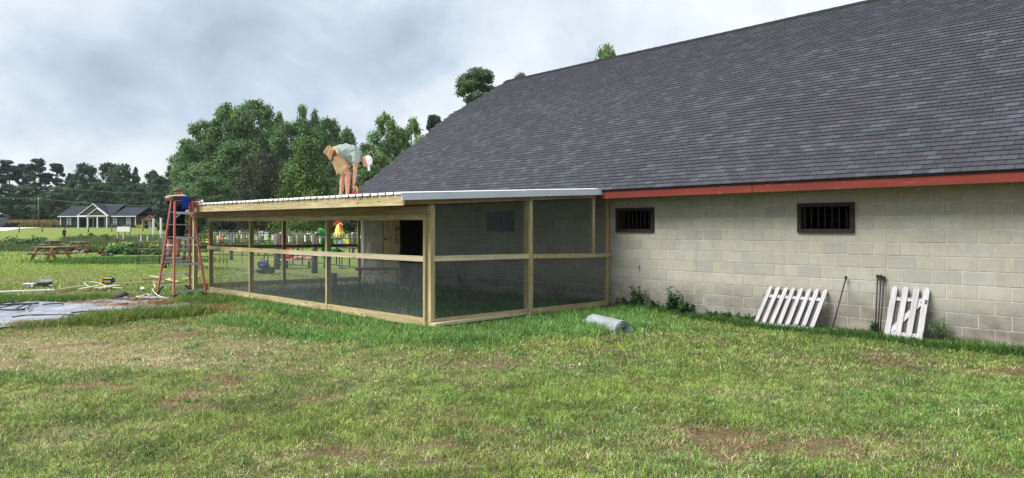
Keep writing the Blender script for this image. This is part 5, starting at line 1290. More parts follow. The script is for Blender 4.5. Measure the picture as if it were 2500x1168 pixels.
p = P(375, 84); m_ = MB(); m_.box(-.09, .09, -.09, .09, 0, 2.9); o = m_.build('white_post', M['white']); o.location = (p.x, p.y, gz(p.x, p.y)); tag(o, 'tall white post in front of the red roofed playhouse', 'post')
# far field fence posts
ff = 'dark posts of the far field fence'
for i, (px, lab) in enumerate([(47, 'dark field fence post in front of the driveway'), (103, 'dark field fence post between the driveway and the dark farmhouse'), (216, 'dark field fence post below the farmhouse front door'), (273, 'dark field fence post below the farmhouse porch end'), (319, 'dark field fence post right of the white board'), (349, 'dark field fence post below the playhouse'), (373, 'dark field fence post left of the ladder rails')]):
    wpost(px, 124+i*1.2, 1.3, .17, lab, group=ff)
ends = [P(px, 124+i*1.2) for i, px in enumerate((47, 103, 216, 273, 319, 349, 373))]
m_ = MB()
for a, b_ in zip(ends, ends[1:]):
    for h in (.95, .55): m_.tube([(a.x, a.y, gz(a.x, a.y)+h), (b_.x, b_.y, gz(b_.x, b_.y)+h)], .012, 4)
tag(m_.build('fence_wire', M['pipe']), 'two strands of wire on the far field fence posts', 'wire fence')
# white board lying against the stakes
p = P(302, 66); m_ = MB(); m_.box(-.60, .60, -.03, .03, 1.40, 1.86); t_ = thing('white_board', 'plain white board standing in the field below the farmhouse', 'board', (p.x, p.y, gz(p.x, p.y)), -A); m_.build('panel', M['white'], t_)
for x_ in (-.55, .1, .55): m_ = MB(); m_.box(x_-.03, x_+.03, .031, .08, 0, 1.75); m_.build('leg', M['fence_post'], t_)

# flower rows behind the run: foliage mass, white sleeves one by one
rs = np.random.RandomState(9); cs, rr = [], []
for i in range(240):
    p = P(495+420*rs.rand(), 62+16*rs.rand()); cs.append((p.x, p.y, .25+.80*rs.rand())); rr.append(.3+.3*rs.rand())
V, Fc, T = leaves_np(cs, rr, 17000, .13, (.13, .21, .045), rs, .5, clumpvar=.4)
fl = rs.rand(len(Fc)) < .02; fc_ = np.array([(.7, .35, .12), (.75, .1, .15), (.8, .75, .3), (.7, .5, .55)])[rs.randint(4, size=fl.sum())]
Tq = T.reshape(-1, 4, 3); Tq[fl] = fc_[:, None, :]; tag(obj_np('flower_rows', V, Fc, M['leaf'], Tq.reshape(-1, 3)), 'rows of flowering plants beyond the corral', kind='stuff')
gsl = 'white sleeves along the flower rows behind the run'
m_ = MB(); m_.box(-.06, .06, -.06, .06, .50, 1.15); s0_ = m_.build('plant_sleeve', M['white']); tag(s0_, 'white plant sleeve standing in the flower rows behind the run', 'plant sleeve', gsl)
for i in range(58):
    o = s0_ if i == 0 else s0_.copy()
    if i: C.objects.link(o)
    p = P(512+6.4*i+rs.rand()*3.5, 62+3.5*(i % 3)); o.location = (p.x, p.y, gz(p.x, p.y)+.1*rs.rand()); o.scale = (1, 1, .8+.4*rs.rand())
# hog-wire top rail of the flower plot
a, b_ = P(505, 57), P(905, 57); m_ = MB()
for z in (1.50, .45, .85, 1.15): m_.tube([(a.x, a.y, z), (b_.x, b_.y, z)], .018 if z > 1.4 else .009, 5)
t_ = thing('wire_fence', 'wire fence with thin steel posts around the flower plot behind the run', 'wire fence', (a.x, a.y, 0)); m_.build('wire', M['pipe'], t_, world=True)
for i in range(14): p = P(508+30*i, 57); m_ = MB(); m_.box(p.x-.02, p.x+.02, p.y-.02, p.y+.02, 0, 1.56); m_.build('steel_post', M['pipe'], t_, world=True)

# ornaments on rods
def ornament(px, py, d, mats, label, r=.12, shape='fish'):
    c = PY(px, py, d); t_ = thing('garden_ornament', label, 'ornament', (c.x, c.y, 0)); z = c.z
    m_ = MB(); m_.tube([(0, 0, 0), (0, 0, z)], .010, 6); m_.build('rod', M['blackiron'], t_)
    m_ = MB()
    if shape == 'fish': m_.ell((0, 0, z), (r*.8, r*.8, r), 14, 9); m_.prism([RV*r*.5+Vector((0, 0, z-r*.4)), RV*r*1.5+Vector((0, 0, z-r*1.3)), RV*r*1.1+Vector((0, 0, z-r*.1))], FV*.02)
    elif shape == 'disc': m_.tube([-FV*.02+Vector((0, 0, z)), FV*.02+Vector((0, 0, z))], r, 14); m_.ell((0, 0, z-r*.9), (r*.5, r*.5, r*.5), 10, 7)
    else: m_.tube([(0, 0, z-r*2), (0, 0, z-r), (0, 0, z), (0, 0, z+r*.8)], [r*.3, r*.45, r*.3, r*.4], 10)
    m_.build('body', M[mats[0]], t_)
    if len(mats) > 1: m_ = MB(); m_.ell(-FV*r*.75+Vector((0, 0, z)), (r*.35, r*.35, r*.35), 8, 6); m_.build('centre', M[mats[1]], t_)
ornament(536, 584, 33, ('orange', 'red'), 'orange flower ornament hanging at the left end of the corral', .085, 'disc')
ornament(545, 584, 33.5, ('red',), 'slim red figure ornament beside the orange one', .10, 'fig')
ornament(556, 586, 33, ('teal',), 'teal bird ornament beside the pale grey post', .10)
ornament(591, 585, 33, ('red',), 'dark red bird ornament on a rod', .09)
ornament(553, 615, 30, ('yellow',), 'yellow knob ornament low on the corral panel', .06, 'disc')
for i, (px, py) in enumerate([(505, 588)]): ornament(px, py, 36, ('yellow',), 'yellow disc ornament seen between the ladder and the run', .09, 'disc')

# ================================================================== ROOSTER
D3 = 29.5
def R3(px, py, dd=0.0): return PY(px, py, D3+dd)
c = P(832, D3); rt = thing('rooster_statue', 'huge painted rooster with red comb, yellow neck and green tail', 'statue', (c.x, c.y, 0))
m_ = MB(); m_.tube([R3(829, 596), R3(830, 588), R3(829, 576), R3(828, 562), R3(829, 553), R3(832, 548.5), R3(833, 545)], [.25, .25, .205, .165, .130, .09, .05], 18); figure('neck', m_, M['yellow'], rt, .022, 2)
m_ = MB(); m_.ell(R3(836, 596), (.30, .25, .30), 20, 12); m_.tube([R3(824, 600), R3(836, 600), R3(848, 592)], [.26, .28, .18], 16); figure('breast', m_, M['white'], rt, .022, 2)
m_ = MB()                                   # green collar of pointed feathers
for i in range(16):
    th = 2*math.pi*i/16; ct = R3(829.5, 575); r0, r1 = .225, .32
    a0 = ct+RV*math.cos(th)*r0+FV*math.sin(th)*r0; a1 = ct+RV*math.cos(th+.36)*r0+FV*math.sin(th+.36)*r0; a2 = ct+RV*math.cos(th+.18)*r1+FV*math.sin(th+.18)*r1+Vector((0, 0, -.30))
    m_.prism([a0, a1, a2], Vector((0, 0, -.012))+((a0+a1)/2-ct)*.05)
m_.tube([R3(829, 575), R3(830, 582)], [.235, .30], 18, caps=False); m_.build('green_collar', M['greenp'], rt, world=True)
m_ = MB()
for i in range(12):
    th = 2*math.pi*i/12; ct = R3(829, 568); r0, r1 = .19, .27
    m_.prism([ct+RV*math.cos(th)*r0+FV*math.sin(th)*r0, ct+RV*math.cos(th+.45)*r0+FV*math.sin(th+.45)*r0, ct+RV*math.cos(th+.22)*r1+FV*math.sin(th+.22)*r1+Vector((0, 0, -.20))], Vector((0, 0, -.01))+(RV*math.cos(th)+FV*math.sin(th))*.02)
m_.build('yellow_hackle', M['yellow'], rt, world=True)
m_ = MB(); pts = [(812, 546), (815, 551), (820, 552.5), (823, 549), (829, 546), (833, 546), (833, 543), (829, 540), (824, 539), (821, 541), (817, 543.5)]
m_.prism([R3(a, b_, -.04) for a, b_ in pts], FV*.08); m_.build('comb', M['red'], rt, world=True)
m_ = MB(); pts = [(828, 546.5), (832, 548), (835, 553), (838, 560), (836.5, 562), (833, 558), (829, 553), (826.5, 549)]
m_.prism([R3(a, b_, -.16) for a, b_ in pts], FV*.04); m_.prism([R3(a, b_, .13) for a, b_ in pts], FV*.04); m_.build('wattle', M['red'], rt, world=True)
m_ = MB(); m_.tube([R3(832, 548), R3(838, 548.8)], [.06, .012], 10); m_.build('beak', M['toolyellow'], rt, world=True)
m_ = MB(); pts = [(836, 584), (842, 578), (849, 580), (853, 590), (852, 601), (845, 602), (839, 596)]
m_.prism([R3(a, b_, -.34) for a, b_ in pts], FV*.08); m_.build('wing', M['yellow'], rt, world=True)
m_ = MB()
for i in range(6): a0 = R3(819+4*i, 586+(i % 2)*3, -.36); m_.prism([a0, a0+RV*.05+Vector((0, 0, -.03)), a0+RV*.10*(1 if i % 2 else -1)+Vector((0, 0, -.22))], FV*.05)
m_.build('blue_feathers', M['teal'], rt, world=True)
for i in range(9):                          # arching tail plumes
    a = .25+i*.16; L_ = 1.15+.15*(i % 3); st = R3(812, 597, .03*(i-4)); pts = []
    for k_ in range(7):
        f = k_/6; th = a+f*1.75; pts.append(st-RV*(L_*.55*math.sin(min(th, 2.6))*f**.8)+Vector((0, 0, L_*(math.cos(a)*f*1.25-1.15*f*f*(.45+.5*math.sin(a))))))
    m_ = MB(); m_.tube(pts, [.04, .07, .085, .085, .075, .05, .01], 7); m_.build('tail_plume', M['greenp'], rt, world=True)
m_ = MB(); m_.ell(R3(826, 609), (.32, .26, .20)); figure('belly', m_, M['greenp'], rt, .025, 1)
for px in (829, 835):
    m_ = MB(); m_.tube([R3(px, 612), R3(px, 640), R3(px+.3, 655)], .022, 7); q_ = R3(px+.3, 655)
    for th in (-.6, 0, .6): m_.tube([q_, q_+RV*.18*math.cos(th)-FV*.18*math.sin(th)], .015, 6)
    m_.build('leg', M['blackiron'], rt, world=True)
# red hen with a board and blanket
c = P(705, 30.2); ht = thing('hen_statue', 'red painted hen statue between the corral panels', 'statue', (c.x, c.y, 0))
def R4(px, py, dd=0.0): return PY(px, py, 30.2+dd)
m_ = MB(); m_.tube([R4(718, 616), R4(712, 622), R4(704, 624), R4(700, 616), R4(699, 610)], [.05, .2, .22, .12, .07], 14); figure('body', m_, M['red'], ht, .02, 2)
m_ = MB(); m_.prism([R4(697, 610, -.02), R4(701, 603, -.02), R4(705, 606, -.02), R4(709, 611, -.02), R4(703, 611, -.02)], FV*.04); m_.build('comb', M['red'], ht, world=True)
for px in (703, 708): m_ = MB(); m_.tube([R4(px, 630), (R4(px, 640).x, R4(px, 640).y, 0)], .015, 6); m_.build('leg', M['blackiron'], ht, world=True)
bn = thing('plank_bench', 'rough plank bench behind the corral panel', 'bench', P(703, 29.8)); 
def R5(px, py, dd=0.0): return PY(px, py, 29.8+dd)
m_ = MB(); m_.beam(R5(645, 634.5), R5(763, 636.5), .42, .05); m_.build('seat', M['fresh'], bn, world=True)
for px in (652, 700, 755): m_ = MB(); a = R5(px, 637); m_.beam(a, (a.x, a.y, -.02), .08, .08, up=(0, 1, 0)); m_.build('leg', M['fence_post'], bn, world=True)
m_ = MB(); rs = np.random.RandomState(4)
for i in range(14): f = rs.rand(); m_.ell(R5(716+46*f, 633-5*math.sin(f*3.1)*rs.rand(), (rs.rand()-.5)*.2), (.12+.08*rs.rand(), .12, .05+.05*rs.rand()), 10, 6)
o = figure('blanket', m_, M['pinkcloth'], None, .022, 2, (.06, .08)); tag(o, 'crumpled dusty pink blanket on the plank bench', 'blanket')

# ================================================================== PRESSURE WASHER
D5 = 26.0
c = P(648, D5); pw = thing('pressure_washer', 'blue and black pressure washer standing on the grass behind the run', 'pressure washer', (c.x, c.y, 0), -A)
k_ = D5/F
def lx(px): return (px-648)*k_
def lzz(py): return H+(HY-py)*k_
m_ = MB(); m_.tube([(lx(629), -.05, .12), (lx(640), -.05, .13), (lx(658), 0, .13), (lx(666), 0, .07)], [.09, .13, .12, .05], 14); figure('base_shell', m_, M['black'], None, .02, 1).parent = pw
m_ = MB(); m_.ell((lx(645), -.02, lzz(650)), (.22, .17, .13)); m_.tube([(lx(636), 0, lzz(655)), (lx(654), 0, lzz(648))], [.12, .13], 14); figure('motor_housing', m_, M['black'], None, .02, 1).parent = pw
m_ = MB(); m_.prism([(lx(631.5), -.15, lzz(648)), (lx(650), -.15, lzz(647)), (lx(650), -.15, lzz(641)), (lx(646), -.15, lzz(638)), (lx(634), -.15, lzz(638.5)), (lx(631.5), -.15, lzz(642))], (0, .28, 0)); m_.build('blue_tank', M['blue'], pw)
m_ = MB(); m_.tube([(lx(644), .02, lzz(640)), (lx(644.5), .02, lzz(624)), (lx(646), .02, lzz(620)), (lx(651), .02, lzz(620)), (lx(653.5), .02, lzz(626)), (lx(654), .02, lzz(650))], .022, 8); m_.build('handle', M['black'], pw)
m_ = MB(); m_.tube([(lx(640), -.05, lzz(638)), (lx(639), -.05, lzz(631)), (lx(634), -.05, lzz(630))], .014, 7); m_.build('hose', M['black'], pw)
for y_ in (-.17, .17): m_ = MB(); m_.tube([(lx(659), y_-.03, .12), (lx(659), y_+.03, .12)], .12, 18); m_.build('wheel', M['blackiron'], pw)

# ================================================================== SHRUBS AND GARDEN PLANTS
def shrub(name, label, px, d, w, h, col, n, leaf, seed, cat='shrub', deep=None, flowers=None, zoff=0, cv=.3, group=None):
    rs = np.random.RandomState(seed); p = P(px, d); z0 = gz(p.x, p.y); t_ = thing(name, label, cat, (p.x, p.y, z0), -A, group); k = max(6, int(w*6)); cs, rr = [], []
    for i in range(k):
        f = rs.rand()*2-1; hh = h*(1-.5*f*f)*(.55+.45*rs.rand()); r = min(h*.38, w*.22)*(.6+.6*rs.rand()); cs.append((f*w/2*.85, (rs.rand()-.5)*(deep or w*.6), max(r*.6, hh-r)*(.35+.65*rs.rand()))); rr.append(r)
    V, Fc, T = leaves_np(cs, rr, n, leaf, col, rs, .35, clumpvar=cv)
    if flowers:
        fl = rs.rand(len(Fc)) < flowers[1]; Tq = T.reshape(-1, 4, 3); Tq[fl] = np.array(flowers[0])[rs.randint(len(flowers[0]), size=fl.sum())][:, None, :]; T = Tq.reshape(-1, 3)
    obj_np('foliage', V, Fc, M['leaf'], T, t_)
    s_ = MB()
    for i in range(5): a = rs.rand()*6.28; s_.tube([(math.cos(a)*.05, math.sin(a)*.05, -.05), (math.cos(a)*w*.2, math.sin(a)*w*.12, h*.6)], [.02, .008], 5)
    s_.build('stem', M['deadstem'], t_); return t_
RF = [(.55, .10, .08), (.60, .25, .18), (.75, .65, .5)]
shrub('flower_shrub', 'reddish flowering shrub at the left edge of the garden', 5, 60, 2.9, 1.15, (.10, .15, .05), 2800, .12, 1, flowers=(RF, .10))
shrub('flower_shrub', 'rose red flowering shrub left of the green garden shrub', 38, 61, 2.6, 1.3, (.10, .16, .055), 2800, .12, 2, flowers=(RF, .10))
shrub('garden_shrub', 'full green garden shrub left of the middle picnic table', 82, 58, 3.4, 1.2, (.07, .135, .05), 4600, .13, 3, flowers=([(.6, .5, .5)], .03))
shrub('garden_shrub', 'low green shrub in front of the flowering ones at the left edge', 15, 54, 3.1, .7, (.08, .15, .045), 2800, .12, 4)
shrub('garden_shrub', 'dark green bush left of the farm gate', 312, 46, 2.6, .75, (.05, .12, .035), 4600, .12, 5)
shrub('garden_vine', 'yellow green vine spreading above the dark bush', 318, 51, 3.0, .95, (.24, .29, .08), 3400, .13, 6, cat='vine')
shrub('garden_vine', 'yellow green vine behind the bars of the farm gate', 375, 51, 3.2, .90, (.22, .28, .07), 3200, .13, 7, cat='vine')
shrub('garden_shrub', 'green bushes seen through the bars of the farm gate', 368, 46, 2.8, .62, (.065, .14, .04), 3600, .11, 8)
shrub('garden_shrub', 'leafy green plants seen between ladder and run', 480, 54, 4.0, 1.0, (.12, .20, .05), 3600, .14, 9, flowers=([(.8, .75, .3)], .03))
shrub('flower_plant', 'small plant with reddish leaves left of the potted group', 177, 50, .45, .55, (.20, .11, .05), 500, .07, 10, cat='plant')
shrub('flower_plant', 'rusty red plant right of the white flowers', 205, 49, .62, .6, (.24, .10, .055), 800, .08, 11, cat='plant')
shrub('flower_plant', 'rusty red plant left of the low mound', 251, 46, .6, .7, (.24, .12, .06), 900, .08, 12, cat='plant')
shrub('flower_clump', 'white flowering clump in front of the right picnic table', 193, 56, 1.6, .45, (.10, .18, .05), 1500, .09, 13, cat='flowers', flowers=([(.75, .74, .68)], .35))
shrub('flower_clump', 'small white flowering clump beside the nearest picnic table', 172, 54, 1.0, .6, (.10, .2, .06), 1100, .09, 14, cat='flowers', flowers=([(.75, .74, .68)], .2))
shrub('garden_shrub', 'loose green shrub just right of the distant person', 182, 70, 2.0, 1.5, (.10, .15, .05), 1500, .15, 15)
shrub('garden_shrub', 'loose green shrub in the tall grass below the porch', 218, 74, 2.2, 1.6, (.10, .15, .055), 1500, .15, 16)
shrub('garden_shrub', 'loose brownish shrub in the tall grass below the white board', 262, 70, 2.4, 1.4, (.13, .15, .06), 1500, .15, 17)
def lump(name, label, px, py, w, h, mat, seed, cat):
    c = G(px, py); m_ = MB(); rs = np.random.RandomState(seed)
    for i in range(6): m_.ell(((rs.rand()-.5)*w, (rs.rand()-.5)*w*.4, h*.3*rs.rand()+.02), (w*.25*(.6+.6*rs.rand()), w*.2, h*.5), 10, 6)
    o = figure(name, m_, M[mat], None, .03, 1, (.05, .1)); o.location = (c.x, c.y, 0); o.rotation_euler = (0, 0, -A); tag(o, label, cat)
lump('plastic_scrap', 'crumpled black plastic right of the rusty red plant', 262, 625, .6, .25, 'black', 1, 'plastic scrap')
lump('plastic_scrap', 'crumpled dark plastic at the end of the nearest picnic bench', 192, 618, .8, .2, 'grey', 2, 'plastic scrap')
lump('stone_edging', 'pale stones under the left garden shrubs', 62, 611, 1.3, .2, 'cup', 3, 'stones'); lump('stone_edging', 'pale stone edging left of the nearest picnic table top', 30, 613, .7, .2, 'mortar', 4, 'stones')

# ================================================================== FAR BUILDINGS
hp = P(238, 157); HZ = 2.0
hs = thing('farmhouse', 'dark grey single storey farmhouse with white porch columns and gables', 'house', (hp.x, hp.y, HZ-.25), -A-math.radians(7)); hs.scale = (.92, .92, .98)
S = 157/F
def hbox(name, mat, x0, x1, y0, y1, z0, z1, par=hs): m_ = MB(); m_.box(x0, x1, y0, y1, z0, z1); return m_.build(name, M[mat], par)
hbox('wall', 'siding', -9.7, -4.55, 0, 8.6, 0, 2.75); hbox('wall', 'siding', 3.3, 9.9, 0, 8.6, 0, 2.75); hbox('wall', 'siding', -4.55, 3.3, 1.7, 8.6, 0, 2.75); hbox('porch_floor', 'concrete', -4.8, 3.4, -.7, 1.7, 0, .22)
def sroof(name, x0, x1, ze, zr_, y0=-.45, y1=9.05):
    m_ = MB(); ym = (y0+y1)/2; m_.prism([(x0, y0, ze), (x0, ym, zr_), (x0, y1, ze), (x0, y1, ze-.16), (x0, ym, zr_-.16), (x0, y0, ze-.16)], (x1-x0, 0, 0)); return m_.build(name, M['houseroof'], hs)
sroof('roof', -10.1, -4.7, 2.85, 5.25); sroof('roof', -4.72, 3.95, 2.86, 5.60); sroof('roof', 3.93, 10.3, 2.85, 4.95)
hbox('eave_trim', 'trim', -10.1, -4.7, -.50, -.44, 2.66, 2.84); hbox('eave_trim', 'trim', 3.9, 10.3, -.50, -.44, 2.66, 2.84); hbox('porch_beam', 'trim', -4.8, 3.3, -.78, -.62, 2.62, 2.84)
for x_ in (-9.72, 9.8): hbox('corner_trim', 'trim', x_-.06, x_+.12, -.03, .0, 0, 2.7)
def gab(x0, x1, zp, y, zb=2.84):
    xm = (x0+x1)/2; m_ = MB(); m_.prism([(x0, y, zb), (x1, y, zb), (xm, y, zp)], (0, .12, 0)); g = m_.build('gable', M['gable'], hs)
    for a, b2 in (((x0-.15, y-.06, zb-.03), (xm, y-.06, zp+.12)), ((x1+.15, y-.06, zb-.03), (xm, y-.06, zp+.12))): m_ = MB(); m_.beam(a, b2, .1, .22, up=(0, 1, 0)); m_.build('rake_trim', M['trim'], g)
    m_ = MB(); m_.prism([(x0-.2, y-.02, zb), (xm, y-.02, zp+.16), (x1+.2, y-.02, zb), (x1+.2, y-.02, zb-.1), (xm, y-.02, zp+.03), (x0-.2, y-.02, zb-.1)], (0, 4.2, 0)); m_.build('gable_roof', M['houseroof'], hs)
    hbox('gable_trim', 'trim', x0, x1, y-.08, y-.02, zb-.02, zb+.12)
gab(-4.8, 3.25, 5.42, -.5); gab(-2.0, 3.1, 4.45, -.82)
for x_ in (-4.5, -2.05, .5, 2.95): m_ = MB(); m_.box(x_-.11, x_+.11, -.78, -.56, .2, 2.62); c_ = m_.build('porch_column', M['trim'], hs); m_ = MB(); m_.box(x_-.16, x_+.16, -.82, -.52, .2, .42); m_.build('plinth', M['trim'], c_)
def hwin(x, w, y, double=False, sh=True):
    z0, z1 = .62, 2.3; m_ = MB()
    for a, b2, c_, d_ in ((x-w/2-.08, x+w/2+.08, z1, z1+.1), (x-w/2-.08, x+w/2+.08, z0-.1, z0), (x-w/2-.08, x-w/2, z0, z1), (x+w/2, x+w/2+.08, z0, z1), (x-w/2, x+w/2, (z0+z1)/2-.03, (z0+z1)/2+.03)): m_.box(a, b2, y-.08, y-.01, c_, d_)
    if double: m_.box(x-.05, x+.05, y-.075, y-.012, z0, z1)
    f = m_.build('window', M['trim'], hs); m_ = MB(); m_.box(x-w/2, x+w/2, y-.04, y-.03, z0, z1); m_.build('pane', M['glass'], f)
    if sh:
        for sg in (-1, 1): m_ = MB(); xx = x+sg*(w/2+.34); m_.box(xx-.22, xx+.22, y-.06, y-.01, z0-.05, z1+.05); m_.build('shutter', M['shutter'], hs)
hwin(-7.45, .95, 0); hwin(1.35, 1.5, 1.7, True); hwin(4.55, .8, 0); hwin(8.05, .85, 0)
m_ = MB(); m_.box(-3.65, -3.5, 1.62, 1.69, .22, 2.5); m_.box(-2.5, -2.35, 1.62, 1.69, .22, 2.5); m_.box(-3.65, -2.35, 1.62, 1.69, 2.4, 2.55); df = m_.build('door_frame', M['trim'], hs)
hbox('door', 'shutter', -3.5, -2.5, 1.64, 1.69, .22, 2.4)
for i, (x0, x1, lab) in enumerate([(-10.2, -4.9, 'dark clipped hedge in front of the left wing of the farmhouse'), (3.4, 9.6, 'dark clipped hedge in front of the right wing of the farmhouse')]):
    rs = np.random.RandomState(40+i); cs = [(x0+(x1-x0)*j/14, -1.0+.2*rs.rand(), .35) for j in range(15)]
    V, Fc, T = leaves_np(cs, [.42]*15, 1300, .16, (.025, .045, .02), rs, .4); o = obj_np('hedge', V, Fc, M['leaf'], T); o.location = hs.location; o.rotation_euler = hs.rotation_euler; tag(o, lab, 'hedge')
def farshrub(label, px, d, w, h, col, seed, n=700): shrub('garden_shrub', label, px, d, w, h, col, n, .16, seed)
farshrub('yellow leaved shrub by the right wing of the farmhouse', 341, 150, 1.5, 1.2, (.42, .36, .04), 60); farshrub('small yellow green shrub above the white board', 308, 150, 1.0, 1.1, (.30, .30, .06), 61)
# playhouse
pp = P(365, 150); ph = thing('playhouse', 'small tan playhouse with a red metal roof right of the farmhouse', 'playhouse', (pp.x, pp.y, HZ-.1), -A+math.radians(14))
def pbox(name, mat, x0, x1, y0, y1, z0, z1): m_ = MB(); m_.box(x0, x1, y0, y1, z0, z1); return m_.build(name, M[mat], ph)
pbox('wall', 'tan', -1.25, 1.25, .7, 3.6, 0, 1.75); pbox('deck', 'concrete', -1.3, 1.3, -.6, .7, 0, .15)
m_ = MB(); m_.prism([(-1.35, -.55, 1.72), (1.35, -.55, 1.72), (0, -.55, 2.5)], (0, .1, 0)); m_.build('gable', M['tan'], ph)
m_ = MB(); m_.prism([(-1.6, -.75, 1.66), (0, -.75, 2.62), (1.6, -.75, 1.66), (1.6, -.75, 1.58), (0, -.75, 2.53), (-1.6, -.75, 1.58)], (0, 4.5, 0)); m_.build('roof', M['redroof'], ph)
for x_ in (-1.22, 1.22): pbox('porch_post', 'trim', x_-.06, x_+.06, -.55, -.43, .1, 1.7)
pbox('door', 'mortar', -.4, .4, .64, .69, .1, 1.65)
for x_ in (-.85, .85): pbox('window', 'shutter', x_-.25, x_+.25, .64, .69, .8, 1.45)
pbox('lower_panel', 'picnic', -1.2, -.45, .655, .695, .1, .75); pbox('lower_panel', 'picnic', .45, 1.2, .655, .695, .1, .75)
p = P(357, 143); m_ = MB(); m_.box(-.35, .35, -.3, .3, 0, .75); o = m_.build('crate', M['shutter']); o.location = (p.x, p.y, gz(p.x, p.y)); tag(o, 'dark box on the grass in front of the playhouse', 'box')
# shed at the left edge
pp = P(-30, 152); sh_ = thing('shed', 'grey sided shed with metal roof at the left edge', 'shed', (pp.x, pp.y, HZ-.05), -A+math.radians(-12))
def sbox(name, mat, x0, x1, y0, y1, z0, z1): m_ = MB(); m_.box(x0, x1, y0, y1, z0, z1); return m_.build(name, M[mat], sh_)
sbox('wall', 'shedside', -3, 1.6, 0, 3.4, 0, 2.25); sbox('corner_trim', 'trim', 1.5, 1.66, -.04, .0, 0, 2.25)
m_ = MB(); m_.prism([(-3.2, -.3, 2.22), (-3.2, 1.7, 3.15), (-3.2, 3.7, 2.22), (-3.2, 3.7, 2.12), (-3.2, 1.7, 3.05), (-3.2, -.3, 2.12)], (5.1, 0, 0)); m_.build('roof', M['grey'], sh_)
p = P(36, 168); m_ = MB(); m_.box(-.9, .9, -.5, .5, .9, 1.15)
for x_ in (-.7, 0, .7): m_.box(x_-.15, x_+.15, -.3, .3, 0, .9)
o = m_.build('feeder_box', M['rust']); o.location = (p.x, p.y, 2.0); o.rotation_euler = (0, 0, -A); tag(o, 'rusty dark feeder box standing against the maize field', 'feeder')
shrub('garden_shrub', 'dark shrub behind the right corner of the grey shed', 21, 154, 1.3, 1.5, (.04, .06, .03), 500, .16, 62)
# utility pole and wires
pp = P(94, 165); ut = thing('utility_pole', 'grey wooden utility pole in front of the maize field', 'utility pole', (pp.x, pp.y, 2.0))
m_ = MB(); m_.tube([(0, 0, 0), (0, 0, 6.7)], [.15, .11], 10); m_.build('pole', M['bark'], ut); m_ = MB(); m_.ell((0, 0, 6.8), (.16, .16, .14)); m_.tube([(0, -.1, 6.5), (0, -.1, 6.7)], .1, 8); m_.build('insulator', M['cup'], ut)
def wire(label, pts, r):
    m_ = MB(); w = [PY(*p_) for p_ in pts]; Q_ = []
    for a, b2 in zip(w, w[1:]):
        for t in np.linspace(0, 1, 9)[:-1]: Q_.append(a+(b2-a)*float(t)-Vector((0, 0, .4*4*float(t)*(1-float(t)))))
    Q_.append(w[-1]); m_.tube(Q_, r, 5); tag(m_.build('overhead_wire', M['grey']), label, 'wire')
wire('lowest overhead wire running from the utility pole to the right', [(-60, 474, 168), (94, 485, 165), (412, 504, 150), (700, 524, 140)], .020)
wire('middle overhead wire against the trees above the farmhouse', [(-60, 446, 172), (150, 459, 165), (420, 472, 150), (700, 482, 140)], .013)
wire('topmost faint overhead wire against the dark trees', [(100, 436, 172), (300, 445, 160), (480, 452, 150)], .009)

# ================================================================== MAIZE FIELD
rs = np.random.RandomState(70)
def maize(px0, px1, d0, d1, n, h=2.0):
    d = d0+(d1-d0)*rs.rand(n)**1.5; s = ((px0+(px1-px0)*rs.rand(n))-CX)/F*d; x, y = s*CA+d*SA, -s*SA+d*CA
    c = np.array([(.33, .27, .08), (.24, .22, .07), (.36, .22, .13), (.16, .20, .06), (.30, .16, .11)])[rs.randint(5, size=n)]*(.7+.6*rs.rand(n))[:, None]
    return blades(x, y, ground_z(x, y)-.05, h*(.75+.3*rs.rand(n)), .16+.1*rs.rand(n), c, rs, .45, 1)
V, Fc, T = merge([maize(-80, 140, 176, 205, 16000, 2.2), maize(335, 480, 172, 205, 9000, 2.2)])
tag(obj_np('maize_field', V, Fc, M['blade'], np.clip(T, 0, 1)), 'ripening maize field in front of the wood', kind='stuff')

